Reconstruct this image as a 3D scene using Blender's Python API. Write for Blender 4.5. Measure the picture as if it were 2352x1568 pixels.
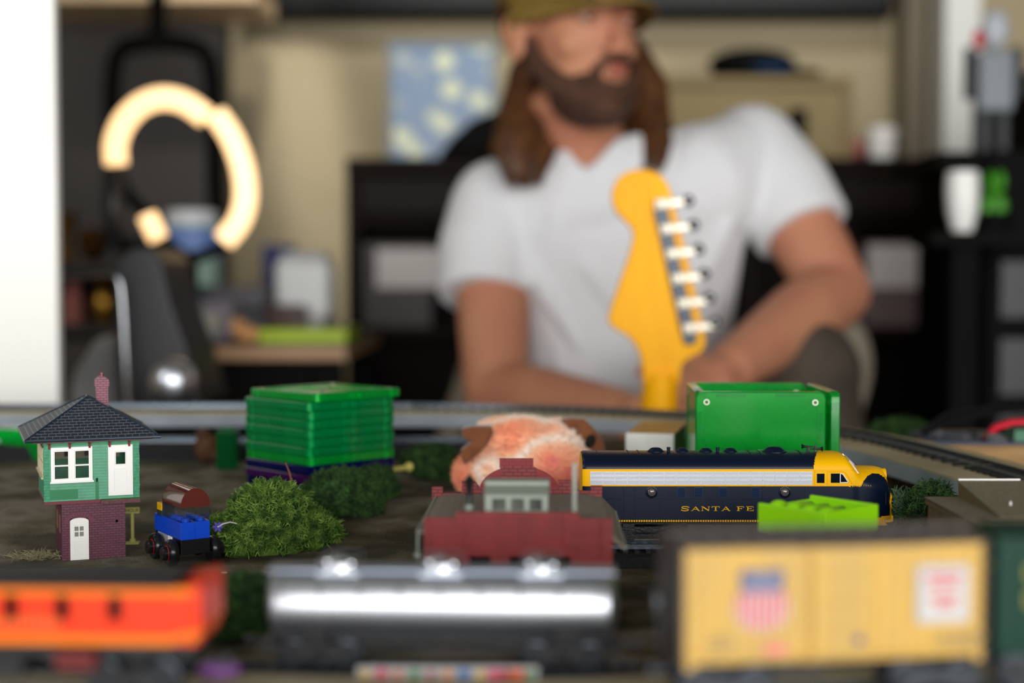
import bpy, bmesh, math, random
from mathutils import Vector, Matrix, Euler, noise
random.seed(7)
R = math.radians; PI = math.pi
for o in list(bpy.data.objects): bpy.data.objects.remove(o)
scn = bpy.context.scene; COL = scn.collection
# ------------------------------------------------------------------ camera
F = 3266.7; CZ = .905; PITCH = math.atan(134/F)
cam = bpy.data.objects.new('camera', bpy.data.cameras.new('camera')); COL.objects.link(cam)
cam.location = (0, 0, CZ); cam.rotation_euler = (PI/2-PITCH, 0, 0)
cam.data.lens = 50; cam.data.sensor_width = 36; cam.data.clip_start = .02; cam.data.clip_end = 50
cam.data.dof.use_dof = True; cam.data.dof.focus_distance = .815; cam.data.dof.aperture_fstop = 3.25
scn.camera = cam
# ------------------------------------------------------------------ light
vs = scn.view_settings; vs.view_transform = 'Standard'; vs.look = 'None'; vs.gamma = 1; vs.exposure = -0.22; vs.use_curve_mapping = False
w = bpy.data.worlds.new('world'); scn.world = w; w.use_nodes = True
w.node_tree.nodes['Background'].inputs[0].default_value = (.55, .72, 1, 1)
w.node_tree.nodes['Background'].inputs[1].default_value = .07
def area(name, loc, target, sx, sy, power, col):
    l = bpy.data.lights.new(name, 'AREA'); l.shape = 'RECTANGLE'; l.size = sx; l.size_y = sy; l.energy = power; l.color = col
    o = bpy.data.objects.new(name, l); COL.objects.link(o); o.location = loc
    o.rotation_euler = (Vector(target)-Vector(loc)).to_track_quat('-Z', 'Y').to_euler(); return o
area('window_daylight', (1.0, -3.3, 1.22), (.85, 1.0, 1.0), 4.8, 2.2, 370, (1, .995, .985))
def spot(name, loc, target, power, ang, col, blend=.8):
    l = bpy.data.lights.new(name, 'SPOT'); l.energy = power; l.spot_size = R(ang); l.spot_blend = blend; l.color = col; l.shadow_soft_size = .05
    o = bpy.data.objects.new(name, l); COL.objects.link(o); o.location = loc
    o.rotation_euler = (Vector(target)-Vector(loc)).to_track_quat('-Z', 'Y').to_euler(); return o
spot('wall_fill_left', (-.2, 2.2, 2.5), (-.35, 3.6, 1.40), 50, 60, (1, .97, .90))  # added spot that brightens the left of the far wall, no fixture
sl_ = spot('sun_streak_spot', (-.25, 1.9, 2.3), (-.52, 3.6, 1.30), 110, 34, (1, .98, .92), .9); sl_.scale = (.22, 1, 1); sl_.rotation_euler.rotate_axis('Z', R(14))  # added narrow spot shaping the diagonal sun streak on the far wall
spot('wall_fill_right', (.8, 2.2, 2.5), (.75, 3.6, 1.5), 44, 70, (1, .97, .90))  # added spot lifting the far wall on the right, no fixture
area('left_fill', (-1.7, 0.1, 1.75), (.5, 3.4, 1.3), .3, .8, 12, (.95, .97, 1))  # added fill inside the room for the back; no window on this side
def P(px, py, Y):            # point seen at a photo pixel, at distance Y ahead
    u = (px-1176)/F; v = (784-py)/F
    dy = math.cos(PITCH)+v*math.sin(PITCH); dz = -math.sin(PITCH)+v*math.cos(PITCH)
    return Vector((u/dy*Y, Y, CZ+dz/dy*Y))
# ------------------------------------------------------------------ materials
def lin(h):
    if isinstance(h, str):
        h = h.lstrip('#'); c = [int(h[i:i+2], 16)/255 for i in (0, 2, 4)]
        c = [x/12.92 if x <= .04045 else ((x+.055)/1.055)**2.4 for x in c]
    else: c = list(h)
    return (*c, 1)
def newmat(name):
    m = bpy.data.materials.new(name); m.use_nodes = True
    nt = m.node_tree; return m, nt, nt.nodes['Principled BSDF']
def mat(name, col, rough=.5, metal=0, col2=None, scale=200, bump=0, bscale=None, emit=None, estr=0, trans=0, ior=1.45, coat=0, detail=3, spec=.5, stretch=None, sheen=0, alpha=1, lo=.35, hi=.65, sss=0):
    m, nt, b = newmat(name)
    I = b.inputs
    I['Base Color'].default_value = lin(col); I['Roughness'].default_value = rough; I['Metallic'].default_value = metal
    I['IOR'].default_value = ior; I['Transmission Weight'].default_value = trans; I['Coat Weight'].default_value = coat; I['Sheen Weight'].default_value = sheen; I['Alpha'].default_value = alpha
    I['Specular IOR Level'].default_value = spec
    if sss: I['Subsurface Weight'].default_value = sss; I['Subsurface Radius'].default_value = (.02, .008, .004); I['Subsurface Scale'].default_value = .5
    if emit: I['Emission Color'].default_value = lin(emit); I['Emission Strength'].default_value = estr
    tc = nt.nodes.new('ShaderNodeTexCoord'); vec = tc.outputs['Object']
    if stretch:
        mp = nt.nodes.new('ShaderNodeMapping'); mp.inputs['Scale'].default_value = stretch; nt.links.new(vec, mp.inputs[0]); vec = mp.outputs[0]
    if col2:
        n = nt.nodes.new('ShaderNodeTexNoise'); n.inputs['Scale'].default_value = scale; n.inputs['Detail'].default_value = detail
        nt.links.new(vec, n.inputs['Vector'])
        r = nt.nodes.new('ShaderNodeValToRGB'); r.color_ramp.elements[0].color = lin(col); r.color_ramp.elements[1].color = lin(col2)
        r.color_ramp.elements[0].position = lo; r.color_ramp.elements[1].position = hi
        nt.links.new(n.outputs[0], r.inputs[0]); nt.links.new(r.outputs[0], b.inputs['Base Color'])
    if bump:
        n = nt.nodes.new('ShaderNodeTexNoise'); n.inputs['Scale'].default_value = bscale or scale; n.inputs['Detail'].default_value = 4
        nt.links.new(vec, n.inputs['Vector'])
        bp = nt.nodes.new('ShaderNodeBump'); bp.inputs['Strength'].default_value = bump; bp.inputs['Distance'].default_value = .002
        nt.links.new(n.outputs[0], bp.inputs['Height']); nt.links.new(bp.outputs[0], b.inputs['Normal'])
    return m
def brickmat(name, c1, c2, mortar, bw, bh, msize=.08, rough=.6, bump=.6, bias=0, coat=0, noisecol=None):
    # brick pattern laid on upright or sloping faces, in object space
    m, nt, b = newmat(name); N = nt.nodes; L = nt.links
    b.inputs['Roughness'].default_value = rough
    tc = N.new('ShaderNodeTexCoord'); s = N.new('ShaderNodeSeparateXYZ'); L.new(tc.outputs['Object'], s.inputs[0])
    ns = N.new('ShaderNodeSeparateXYZ'); L.new(tc.outputs['Normal'], ns.inputs[0])
    ax = N.new('ShaderNodeMath'); ax.operation = 'ABSOLUTE'; L.new(ns.outputs[0], ax.inputs[0])
    ay = N.new('ShaderNodeMath'); ay.operation = 'ABSOLUTE'; L.new(ns.outputs[1], ay.inputs[0])
    gt = N.new('ShaderNodeMath'); gt.operation = 'GREATER_THAN'; L.new(ax.outputs[0], gt.inputs[0]); L.new(ay.outputs[0], gt.inputs[1])
    mx = N.new('ShaderNodeMix'); L.new(gt.outputs[0], mx.inputs[0]); L.new(s.outputs[0], mx.inputs[2]); L.new(s.outputs[1], mx.inputs[3])
    cb = N.new('ShaderNodeCombineXYZ'); L.new(mx.outputs[0], cb.inputs[0]); L.new(s.outputs[2], cb.inputs[1])
    br = N.new('ShaderNodeTexBrick'); L.new(cb.outputs[0], br.inputs['Vector'])
    br.inputs['Color1'].default_value = lin(c1); br.inputs['Color2'].default_value = lin(c2); br.inputs['Mortar'].default_value = lin(mortar)
    br.inputs['Scale'].default_value = 1; br.inputs['Brick Width'].default_value = bw; br.inputs['Row Height'].default_value = bh
    br.inputs['Mortar Size'].default_value = bh*msize; br.inputs['Mortar Smooth'].default_value = .1; br.inputs['Bias'].default_value = bias
    col = br.outputs['Color']
    if noisecol:
        n = N.new('ShaderNodeTexNoise'); n.inputs['Scale'].default_value = 900; n.inputs['Detail'].default_value = 2; L.new(tc.outputs['Object'], n.inputs['Vector'])
        rr = N.new('ShaderNodeValToRGB'); rr.color_ramp.elements[0].position = .56; rr.color_ramp.elements[1].position = .68; L.new(n.outputs[0], rr.inputs[0])
        m2 = N.new('ShaderNodeMix'); m2.data_type = 'RGBA'; L.new(rr.outputs[0], m2.inputs[0]); L.new(col, m2.inputs[6]); m2.inputs[7].default_value = lin(noisecol); col = m2.outputs[2]
    L.new(col, b.inputs['Base Color'])
    bp = N.new('ShaderNodeBump'); bp.inputs['Strength'].default_value = bump; bp.inputs['Distance'].default_value = .0003; bp.invert = True
    L.new(br.outputs['Fac'], bp.inputs['Height']); L.new(bp.outputs[0], b.inputs['Normal'])
    return m
def sidingmat(name, c1, c2, pitch, rough=.45):
    m, nt, b = newmat(name); N = nt.nodes; L = nt.links
    tc = N.new('ShaderNodeTexCoord'); s = N.new('ShaderNodeSeparateXYZ'); L.new(tc.outputs['Object'], s.inputs[0])
    dv = N.new('ShaderNodeMath'); dv.operation = 'DIVIDE'; L.new(s.outputs[2], dv.inputs[0]); dv.inputs[1].default_value = pitch
    fr = N.new('ShaderNodeMath'); fr.operation = 'FRACT'; L.new(dv.outputs[0], fr.inputs[0])
    r = N.new('ShaderNodeValToRGB'); e = r.color_ramp.elements; e[0].position = 0; e[0].color = lin(c2); e[1].position = .22; e[1].color = lin(c1)
    L.new(fr.outputs[0], r.inputs[0])
    n = N.new('ShaderNodeTexNoise'); n.inputs['Scale'].default_value = 220; L.new(tc.outputs['Object'], n.inputs['Vector'])
    mx = N.new('ShaderNodeMix'); mx.data_type = 'RGBA'; mx.blend_type = 'OVERLAY'; mx.inputs[0].default_value = .35; L.new(r.outputs[0], mx.inputs[6]); L.new(n.outputs[0], mx.inputs[7])
    L.new(mx.outputs[2], b.inputs['Base Color']); b.inputs['Roughness'].default_value = rough
    bp = N.new('ShaderNodeBump'); bp.inputs['Strength'].default_value = .8; bp.inputs['Distance'].default_value = .0003; bp.invert = True
    L.new(fr.outputs[0], bp.inputs['Height']); L.new(bp.outputs[0], b.inputs['Normal'])
    return m
def multimat(name, cols, scale, rough=.9, detail=3, bump=0, sheen=0, bscale=None, stretch=None, emit=0):
    m = mat(name, cols[0], rough, col2=cols[-1], scale=scale, detail=detail, bump=bump, bscale=bscale, sheen=sheen, stretch=stretch)
    r = [n for n in m.node_tree.nodes if n.type == 'VALTORGB'][0].color_ramp
    while len(r.elements) > 1: r.elements.remove(r.elements[-1])
    r.elements[0].position = .3; r.elements[0].color = lin(cols[0])
    for i, c in enumerate(cols[1:]):
        e = r.elements.new(.3+.4*(i+1)/(len(cols)-1)); e.color = lin(c)
    return m
# ------------------------------------------------------------------ mesh builder
class MB:
    def __init__(s, k=1.0): s.bm = bmesh.new(); s.k = k; s.mi = 0
    def v(s, p): return s.bm.verts.new(Vector(p)*s.k)
    def f(s, vs):
        try: f = s.bm.faces.new(vs); f.material_index = s.mi; return f
        except ValueError: return None
    def box(s, x0, x1, y0, y1, z0, z1, M=None):
        c = [Vector((x, y, z)) for x in (x0, x1) for y in (y0, y1) for z in (z0, z1)]
        if M: c = [M @ p for p in c]
        a = [s.v(p) for p in c]
        for q in ((0,1,3,2),(4,6,7,5),(0,4,5,1),(2,3,7,6),(0,2,6,4),(1,5,7,3)): s.f([a[i] for i in q])
        return s
    def rings(s, rings, cap=True, closed=True):
        R_ = [[s.v(p) for p in r] for r in rings]
        n = len(R_[0])
        for a, b in zip(R_, R_[1:]):
            for i in range(n if closed else n-1): s.f([a[i], a[(i+1)%n], b[(i+1)%n], b[i]])
        if cap: s.f(R_[0][::-1]); s.f(R_[-1])
        return s
    def cyl(s, p0, p1, r0, r1=None, n=16):
        p0, p1 = Vector(p0), Vector(p1); r1 = r0 if r1 is None else r1
        q = (p1-p0).to_track_quat('Z', 'Y'); X = q @ Vector((1,0,0)); Y = q @ Vector((0,1,0))
        return s.rings([[p+X*r*math.cos(2*PI*i/n)+Y*r*math.sin(2*PI*i/n) for i in range(n)] for p, r in ((p0, r0), (p1, r1))])
    def lathe(s, prof, c=(0,0,0), axis=(0,0,1), n=24, cap=True):
        c = Vector(c); q = Vector(axis).to_track_quat('Z', 'Y'); X = q @ Vector((1,0,0)); Y = q @ Vector((0,1,0)); Z = q @ Vector((0,0,1))
        return s.rings([[c+Z*z+X*r*math.cos(2*PI*i/n)+Y*r*math.sin(2*PI*i/n) for i in range(n)] for r, z in prof], cap)
    def ball(s, c, r, n=16, m=10, rot=None):
        r = (r, r, r) if isinstance(r, (int, float)) else r; c = Vector(c); rings = []
        for j in range(m+1):
            t = PI*j/m; t = min(max(t, .02), PI-.02); ring = []
            for i in range(n):
                a = 2*PI*i/n; p = Vector((r[0]*math.sin(t)*math.cos(a), r[1]*math.sin(t)*math.sin(a), -r[2]*math.cos(t)))
                if rot: p = rot @ p
                ring.append(c+p)
            rings.append(ring)
        return s.rings(rings)
    def tube(s, pts, r, n=8, flat=None):
        pts = [Vector(p) for p in pts]; rings = []; up = None
        rr = r if isinstance(r, (list, tuple)) else [r]*len(pts)
        for i, p in enumerate(pts):
            t = (pts[min(i+1, len(pts)-1)]-pts[max(i-1, 0)]).normalized()
            if up is None: up = t.orthogonal().normalized()
            up = (up-t*up.dot(t)).normalized(); sd = t.cross(up)
            rings.append([p+(up*math.cos(2*PI*k/n)*(flat or 1)+sd*math.sin(2*PI*k/n))*rr[i] for k in range(n)])
        return s.rings(rings)
    def prism(s, pts, a0, a1, axis='y'):
        def m(p, a): return {'y': (p[0], a, p[1]), 'x': (a, p[0], p[1]), 'z': (p[0], p[1], a)}[axis]
        return s.rings([[m(p, a0) for p in pts], [m(p, a1) for p in pts]])
    def wall(s, x0, x1, z0, z1, y0, y1, holes, axis='y'):
        xs = sorted({x0, x1, *[h[0] for h in holes], *[h[1] for h in holes]}); zs = sorted({z0, z1, *[h[2] for h in holes], *[h[3] for h in holes]})
        for a, b in zip(xs, xs[1:]):
            for c, d in zip(zs, zs[1:]):
                mx, mz = (a+b)/2, (c+d)/2
                if any(h[0] < mx < h[1] and h[2] < mz < h[3] for h in holes): continue
                if axis == 'y': s.box(a, b, y0, y1, c, d)
                else: s.box(y0, y1, a, b, c, d)
        bmesh.ops.remove_doubles(s.bm, verts=s.bm.verts, dist=1e-7)
        seen = {}
        for f in s.bm.faces: seen.setdefault(frozenset(v.index for v in f.verts), []).append(f)
        s.bm.verts.index_update(); seen = {}
        for f in s.bm.faces: seen.setdefault(frozenset(v.index for v in f.verts), []).append(f)
        dead = [f for g in seen.values() if len(g) > 1 for f in g]
        bmesh.ops.delete(s.bm, geom=dead, context='FACES_ONLY')
        return s
    def build(s, name, m, parent=None, smooth=False, bevel=0, loc=None, rot=None, seg=2, sub=0):
        bmesh.ops.recalc_face_normals(s.bm, faces=s.bm.faces)
        me = bpy.data.meshes.new(name); s.bm.to_mesh(me); s.bm.free()
        for x in (m if isinstance(m, (list, tuple)) else [m]): me.materials.append(x)
        if smooth:
            me.polygons.foreach_set('use_smooth', [True]*len(me.polygons))
            if smooth == 'auto':
                me.polygons.foreach_set('use_smooth', [True]*len(me.polygons))
                try: me.set_sharp_from_angle(angle=R(35))
                except Exception: pass
        o = bpy.data.objects.new(name, me); COL.objects.link(o)
        if parent: o.parent = parent
        if loc is not None: o.location = loc
        if rot is not None: o.rotation_euler = rot
        if bevel:
            b = o.modifiers.new('bevel', 'BEVEL'); b.width = bevel; b.segments = seg; b.limit_method = 'ANGLE'; b.angle_limit = R(40)
        if sub:
            b = o.modifiers.new('sub', 'SUBSURF'); b.levels = sub; b.render_levels = sub
        return o
def tag(o, label, cat, group=None, kind=None):
    o['label'] = label; o['category'] = cat
    if group: o['group'] = group
    if kind: o['kind'] = kind
    return o
def thing(name, label, cat, loc=(0,0,0), rz=0, group=None, rot=None):
    o = bpy.data.objects.new(name, None); COL.objects.link(o); o.empty_display_size = .02
    o.location = loc; o.rotation_euler = rot if rot else (0, 0, rz); return tag(o, label, cat, group)
def structure(o): o['kind'] = 'structure'; return o
def copytree(o, parent=None):
    c = o.copy(); COL.objects.link(c); c.parent = parent
    for ch in list(o.children): copytree(ch, c)
    return c
def text(name, s, size, m, parent, loc, rot, depth=.0001, sx=1, align='CENTER', bold=0):
    cu = bpy.data.curves.new(name, 'FONT'); cu.body = s; cu.size = size; cu.extrude = depth; cu.align_x = align; cu.align_y = 'CENTER'; cu.offset = bold
    t = bpy.data.objects.new(name, cu); COL.objects.link(t)
    dg = bpy.context.evaluated_depsgraph_get(); me = bpy.data.meshes.new_from_object(t.evaluated_get(dg))
    bpy.data.objects.remove(t); o = bpy.data.objects.new(name, me); COL.objects.link(o); me.materials.clear(); me.materials.append(m)
    me.transform(Matrix.Diagonal((sx, 1, 1, 1)))
    o.parent = parent; o.location = loc; o.rotation_euler = rot; return o
def sm(a, b, x): t = min(1, max(0, (x-a)/(b-a))); return t*t*(3-2*t)
def GZ(x, y):                # the layout's ground
    z = .745+.012*sm(.84, 1.0, y)+.004*(sm(.52,.44,y))
    q = .0018*noise.noise(Vector((x*9, y*9, 0)))*sm(.03, .10, abs(y-.82))
    return z+q*(1 if x > -.32 else .5)
black = mat('black_plastic', '#0b0c0f', .35)
# ================================================================== room
m_wall = mat('beige_wall_paint', '#b3a484', .8, col2='#aa9b7c', scale=3)
def plane_box(name, x0, x1, y0, y1, z0, z1, m): return structure(MB().box(x0, x1, y0, y1, z0, z1).build(name, m))
m_floor = mat('dark_wood_floor', '#2a1c13', .5, col2='#1a110c', scale=6, stretch=(1, 8, 1))
plane_box('floor', -2.6, 2.6, -2.1, 3.7, -.06, 0, m_floor)
plane_box('ceiling', -2.6, 2.6, -2.1, 3.7, 2.6, 2.66, mat('ceiling_paint', '#8d8a80', .9))
plane_box('wall_far', -2.6, 2.6, 3.6, 3.7, 0, 2.6, m_wall)
plane_box('wall_left', -2.66, -2.6, -2.1, 3.7, 0, 2.6, m_wall)
plane_box('wall_right', 2.6, 2.66, -2.1, 3.7, 0, 2.6, mat('dim_wall', '#6a6152', .9))
structure(MB().wall(-2.6, 2.6, 0, 2.6, -2.1, -2.0, [(-1.15, 2.28, .08, 2.1)]).build('wall_near', mat('near_wall', '#77705f', .9)))
wf = MB()
wf.wall(-1.19, 2.32, .04, 2.14, -2.04, -1.98, [(-1.13, 2.26, .1, 2.08)])
structure(wf.build('window_1', mat('window_frame_white', '#e8e8e2', .5)))
structure(MB().box(-2.6, 2.6, 3.585, 3.6, 0, .1).build('baseboard_far', mat('baseboard_white', '#cfc8b8', .6)))
# white wall end close on the left
a = P(129, 500, 1.5)
structure(MB().box(-.95, a.x, 1.5, 1.515, .0, 2.6).build('trim_1', mat('white_wall_end', '#f4f3ec', .55)))
# white door frame and taupe door at the right of the far wall
a = P(2172, 100, 3.3); b_ = P(2252, 100, 3.3)
structure(MB().box(a.x, b_.x, 3.3, 3.42, 0, 2.6).build('trim_2', mat('white_door_casing', '#dfe0dc', .5)))
c_ = P(2080, 100, 3.45)
structure(MB().box(c_.x, a.x, 3.45, 3.52, 0, 2.6).build('door_1', mat('taupe_door', '#6b604e', .6)))
# grey panelling on the left of the far wall
a = P(130, 0, 3.3); b_ = P(508, 0, 3.3)
structure(MB().box(-2.0, b_.x, 3.3, 3.4, 0, 2.6).build('door_2', mat('charcoal_door', '#4c4846', .7, col2='#3e3b3a', scale=2)))
# ================================================================== layout table
tb = thing('layout_table', 'wide wooden table carrying the whole model railway', 'table', (0, .8, 0))
mw = mat('table_wood', '#6a4f33', .6, col2='#4c3622', scale=12, stretch=(1, 6, 6))
MB().box(-1.05, .78, -.58, .56, .705, .735).build('tabletop', mw, tb)
for x in (-1.0, .7):
    for y in (-.54, .48): MB().box(x, x+.05, y, y+.05, 0, .705).build('leg', mw, tb)
NX, NY = 330, 210
g = MB(); X0, X1, Y0, Y1 = -1.05, .78, .225, 1.355
vv = [[g.v((X0+(X1-X0)*i/NX, Y0+(Y1-Y0)*j/NY, 0)) for i in range(NX+1)] for j in range(NY+1)]
for row in vv:
    for v in row:
        v.co.z = GZ(v.co.x, v.co.y)+.0005*noise.noise(v.co*160)*(0 if abs(v.co.y-.82) < .03 else 1)
for j in range(NY):
    for i in range(NX): g.f([vv[j][i], vv[j][i+1], vv[j+1][i+1], vv[j+1][i]])
e0 = [g.v((x, y, .7352)) for x, y in ((X0, Y0), (X1, Y0), (X1, Y1), (X0, Y1))]
def skirt(top, lo_a, lo_b):
    g.f([lo_a, lo_b]+top[::-1])
skirt(vv[0], e0[0], e0[1]); skirt([r[-1] for r in vv], e0[1], e0[2]); skirt(vv[-1][::-1], e0[2], e0[3]); skirt([r[0] for r in vv][::-1], e0[3], e0[0]); g.f(e0)
m_ground = multimat('scenic_ground', ['#463d2c', '#35331f', '#5c533a', '#777060', '#3c3a20'], 20, rough=.95, detail=6, bump=.9, bscale=700)
gr = g.build('scenery_base', m_ground, None, smooth=True)
tag(gr, 'brown and olive painted scenery ground covering the table', 'ground')
# grey road strip beside the tower and toy car
g = MB(); n = 60; pts = []
for i in range(n+1):
    x = -.36+.30*i/n; yc = .745+.012*math.sin(x*20); 
    pts.append([(x, yc-.035, GZ(x, yc-.035)+.0006), (x, yc, GZ(x, yc)+.0012), (x, yc+.035, GZ(x, yc+.035)+.0006)])
R_ = [[g.v(p) for p in r] for r in pts]
for a, b in zip(R_, R_[1:]):
    for i in range(2): g.f([a[i], a[i+1], b[i+1], b[i]])
B2 = [[g.v(Vector(p)-Vector((0, 0, .0022))) for p in r] for r in pts]
for a, b in zip(B2, B2[1:]):
    for i in range(2): g.f([a[i+1], a[i], b[i], b[i+1]])
tag(g.build('gravel_road', multimat('grey_gravel', ['#6d6a68', '#4f4c49', '#5a5548', '#77747a'], 90, .95, 6, .8, bscale=900), smooth=True), 'grey gravel road passing under the small toy car', 'road')
# ================================================================== tracks
m_rail = mat('rail_steel', '#8f9aa6', .25, 1); m_tie = mat('tie_plastic', '#15120f', .7); m_bed = mat('black_roadbed', '#101114', .9, col2='#1c1d20', scale=300, bump=.5)
def path_frames(pts, step=.004):
    pts = [Vector(p) for p in pts]; out = [pts[0]]
    for a, b in zip(pts, pts[1:]):
        n = max(1, int((b-a).length/step))
        for i in range(1, n+1): out.append(a.lerp(b, i/n))
    fr = []
    for i, p in enumerate(out):
        t = (out[min(i+1, len(out)-1)]-out[max(0, i-1)]); t.z = 0; t.normalize(); fr.append((p, t, Vector((-t.y, t.x, 0))))
    return fr
def sweep(mb, fr, o0, o1, z0, z1):
    mb.rings([[p+s*o0+Vector((0,0,z0)), p+s*o1+Vector((0,0,z0)), p+s*o1+Vector((0,0,z1)), p+s*o0+Vector((0,0,z1))] for p, t, s in fr])
def track(label, pts, bed=.012, bedw=.024, mbed=None, group=None, parent=None):
    fr = path_frames(pts, .012)
    t = parent or thing('model_track', label, 'railway track', (0,0,0), group=group)
    if bed:
        b = MB(); rr = [[p+s*-bedw+Vector((0,0,-bed)), p+s*bedw+Vector((0,0,-bed)), p+s*(bedw-.005), p-s*(bedw-.005)] for p, _, s in fr]; b.rings(rr); b.build('roadbed', mbed or m_bed, t)
    for sd in (-1, 1):
        b = MB(); sweep(b, fr, sd*.00825-.0004, sd*.00825+.0004, .0015, .004); b.build('rail', m_rail, t)
    b = MB(); f2 = path_frames(pts, .0065)
    acc = 0; last = None
    for p, tt, s in f2:
        if last is not None and (p-last).length < .006: continue
        last = p
        M = Matrix.Translation(p) @ Matrix.Rotation(math.atan2(s.y, s.x), 4, 'Z')
        b.box(-.0145, .0145, -.0014, .0014, 0, .0016, M)
    o = b.build('ties', m_tie, t); o['kind'] = 'stuff'
    return t
def stadium(cx0, cx1, cy, r, zf, start, end, n=120):
    # path runs from left-front anticlockwise; param 0..1 over: front straight, right arc, back straight, left arc
    L = cx1-cx0; A = PI*r; T = 2*L+2*A; out = []
    for i in range(n+1):
        s = (start+(end-start)*i/n)*T
        if s < L: x, y = cx0+s, cy-r
        elif s < L+A: a = -PI/2+(s-L)/r; x, y = cx1+r*math.cos(a), cy+r*math.sin(a)
        elif s < 2*L+A: x, y = cx1-(s-L-A), cy+r
        else: a = PI/2+(s-2*L-A)/r; x, y = cx0+r*math.cos(a), cy+r*math.sin(a)
        out.append(Vector((x, y, zf(x, y))))
    return out
def zdeck(x, y): return .764+.0285*sm(.50, 1.22, y)
def crom(pts, n=10):
    out = []; Q = [pts[0]]+pts+[pts[-1]]
    for i in range(1, len(Q)-2):
        a, b1, c, d = [Vector((*q, 0)) for q in Q[i-1:i+3]]
        for k in range(n): t = k/n; out.append(.5*((2*b1)+(c-a)*t+(2*a-5*b1+4*c-d)*t*t+(3*b1-a-3*c+d)*t**3))
    return out
rightside = crom([(-.09, .467), (.01, .4605), (.08, .4705), (.15, .4795), (.20, .480), (.26, .4755), (.32, .487), (.375, .53), (.402, .60), (.395, .68), (.372, .76), (.340, .85), (.300, .97), (.265, 1.055), (.193, 1.153), (.11, 1.216), (.01, 1.257), (-.09, 1.27)])
leftarc = [Vector((-.50+.4*math.cos(PI/2+PI*i/60), .87+.4*math.sin(PI/2+PI*i/60), 0)) for i in range(61)]
outer = [Vector((-.50+.41*i/20, .47-.003*sm(0, 20, i), 0)) for i in range(20)]+rightside+[Vector((-.09-.41*i/20, 1.27, 0)) for i in range(20)]+leftarc
outer = [Vector((p.x, p.y, zdeck(p.x, p.y))) for p in outer]
fr = path_frames(outer, .03)
dk = thing('elevated_deck', 'raised wooden ring deck with pale top and grey edges carrying the outer track loop', 'deck')
b = MB(); sweep(b, fr, -.036, .040, -.012, -.0015); b.build('fascia', mat('grey_deck_side', '#8d949b', .6, col2='#7d848b', scale=30), dk)
b = MB(); sweep(b, fr, -.036, .040, -.0015, 0); b.build('deck_top', mat('pale_deck_top', '#a99c7d', .7, col2='#988c6f', scale=20), dk)
for i in range(4, len(fr)-4, 9):
    p = fr[i][0]; s = fr[i][2]
    q = p-s*.012
    MB().box(q.x-.008, q.x+.008, q.y-.008, q.y+.008, GZ(q.x, q.y)-.002, p.z-.0119).build('riser', mw, dk)
trk = outer
track('outer loop of track on the raised ring deck', [p+Vector((0,0,.0002)) for p in outer], bed=0)
def zin(x, y): return GZ(x, y)+.0125
inner = stadium(-.38, -.06, .875, .335, lambda x, y: .745+.012*sm(.84,1,y)+.012+.0, .0, 1.0, 200)
# leave the inner loop open where the straight siding and the building stand
inner_back = [p for p in inner if p.y > 1.0 and p.x < .02]
inner_front = [Vector((-.62+.02*i, .54+.0, .7545)) for i in range(36)]
track('black curved inner track running behind the green tile stack', inner_back[::-1], bed=.0145, bedw=.03)
track('dark inner track under the silver tank car', inner_front, bed=.0105)
track('straight track under the blue and yellow locomotive', [(-.02, .8205, .7508), (.30, .8205, .7508)], bed=.0072, bedw=.03)
# ================================================================== rolling stock (built in millimetres, z=0 on the rail)
K = .001
m_wheel = mat('wheel_metal', '#3d4045', .35, .9); m_truck = mat('truck_black', '#141518', .5, bump=.3, bscale=800)
m_chrome = mat('chrome', '#e8ecf2', .08, 1)
def truck(root, x, m=None, wm=None, gap=10):
    m = m or m_truck
    b = MB(K)
    for y in (-10.6, 9.4):
        b.prism([(x-13, 3.6), (x-10, 2.4), (x-6, 4), (x-3, 3), (x+3, 3), (x+6, 4), (x+10, 2.4), (x+13, 3.6), (x+13, 7), (x+9, 8.2), (x+5, 9.2), (x-5, 9.2), (x-9, 8.2), (x-13, 7)], y, y+1.2)
        for dx in (-10, 10): b.cyl((x+dx, y-.6, 5.4), (x+dx, y+1.8, 5.4), 1.5, n=10)
        for dx in (-1.6, 1.6): b.cyl((x+dx, y-.4, 4), (x+dx, y-.4, 8), .8, n=8)
    b.box(x-3, x+3, -9.5, 9.5, 5, 8); b.cyl((x, 0, 7), (x, 0, 10.6), 3.5)
    t = b.build('truck', m, root)
    for dx in (-10, 10):
        b = MB(K); b.cyl((x+dx, -9.4, 5.2), (x+dx, 9.4, 5.2), .7, n=8)
        for y, s in ((-8.25, -1), (8.25, 1)): b.lathe([(.7, -1.2), (5.2, -1.2), (5.2, .6), (5.9, .8), (5.9, 1.3), (.7, 1.3)], (x+dx, y, 5.2), (0, -s, 0), 22)
        b.build('wheelset', wm or m_wheel, t, smooth='auto')
    return t
def coupler(root, x, s):
    b = MB(K); b.box(min(x, x+s*6), max(x, x+s*6), -1.1, 1.1, 8, 10); b.box(min(x+s*5, x+s*8), max(x+s*5, x+s*8), -2.2, 2.2, 7.2, 10.8)
    b.build('coupler', m_wheel, root, bevel=.0003)
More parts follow.
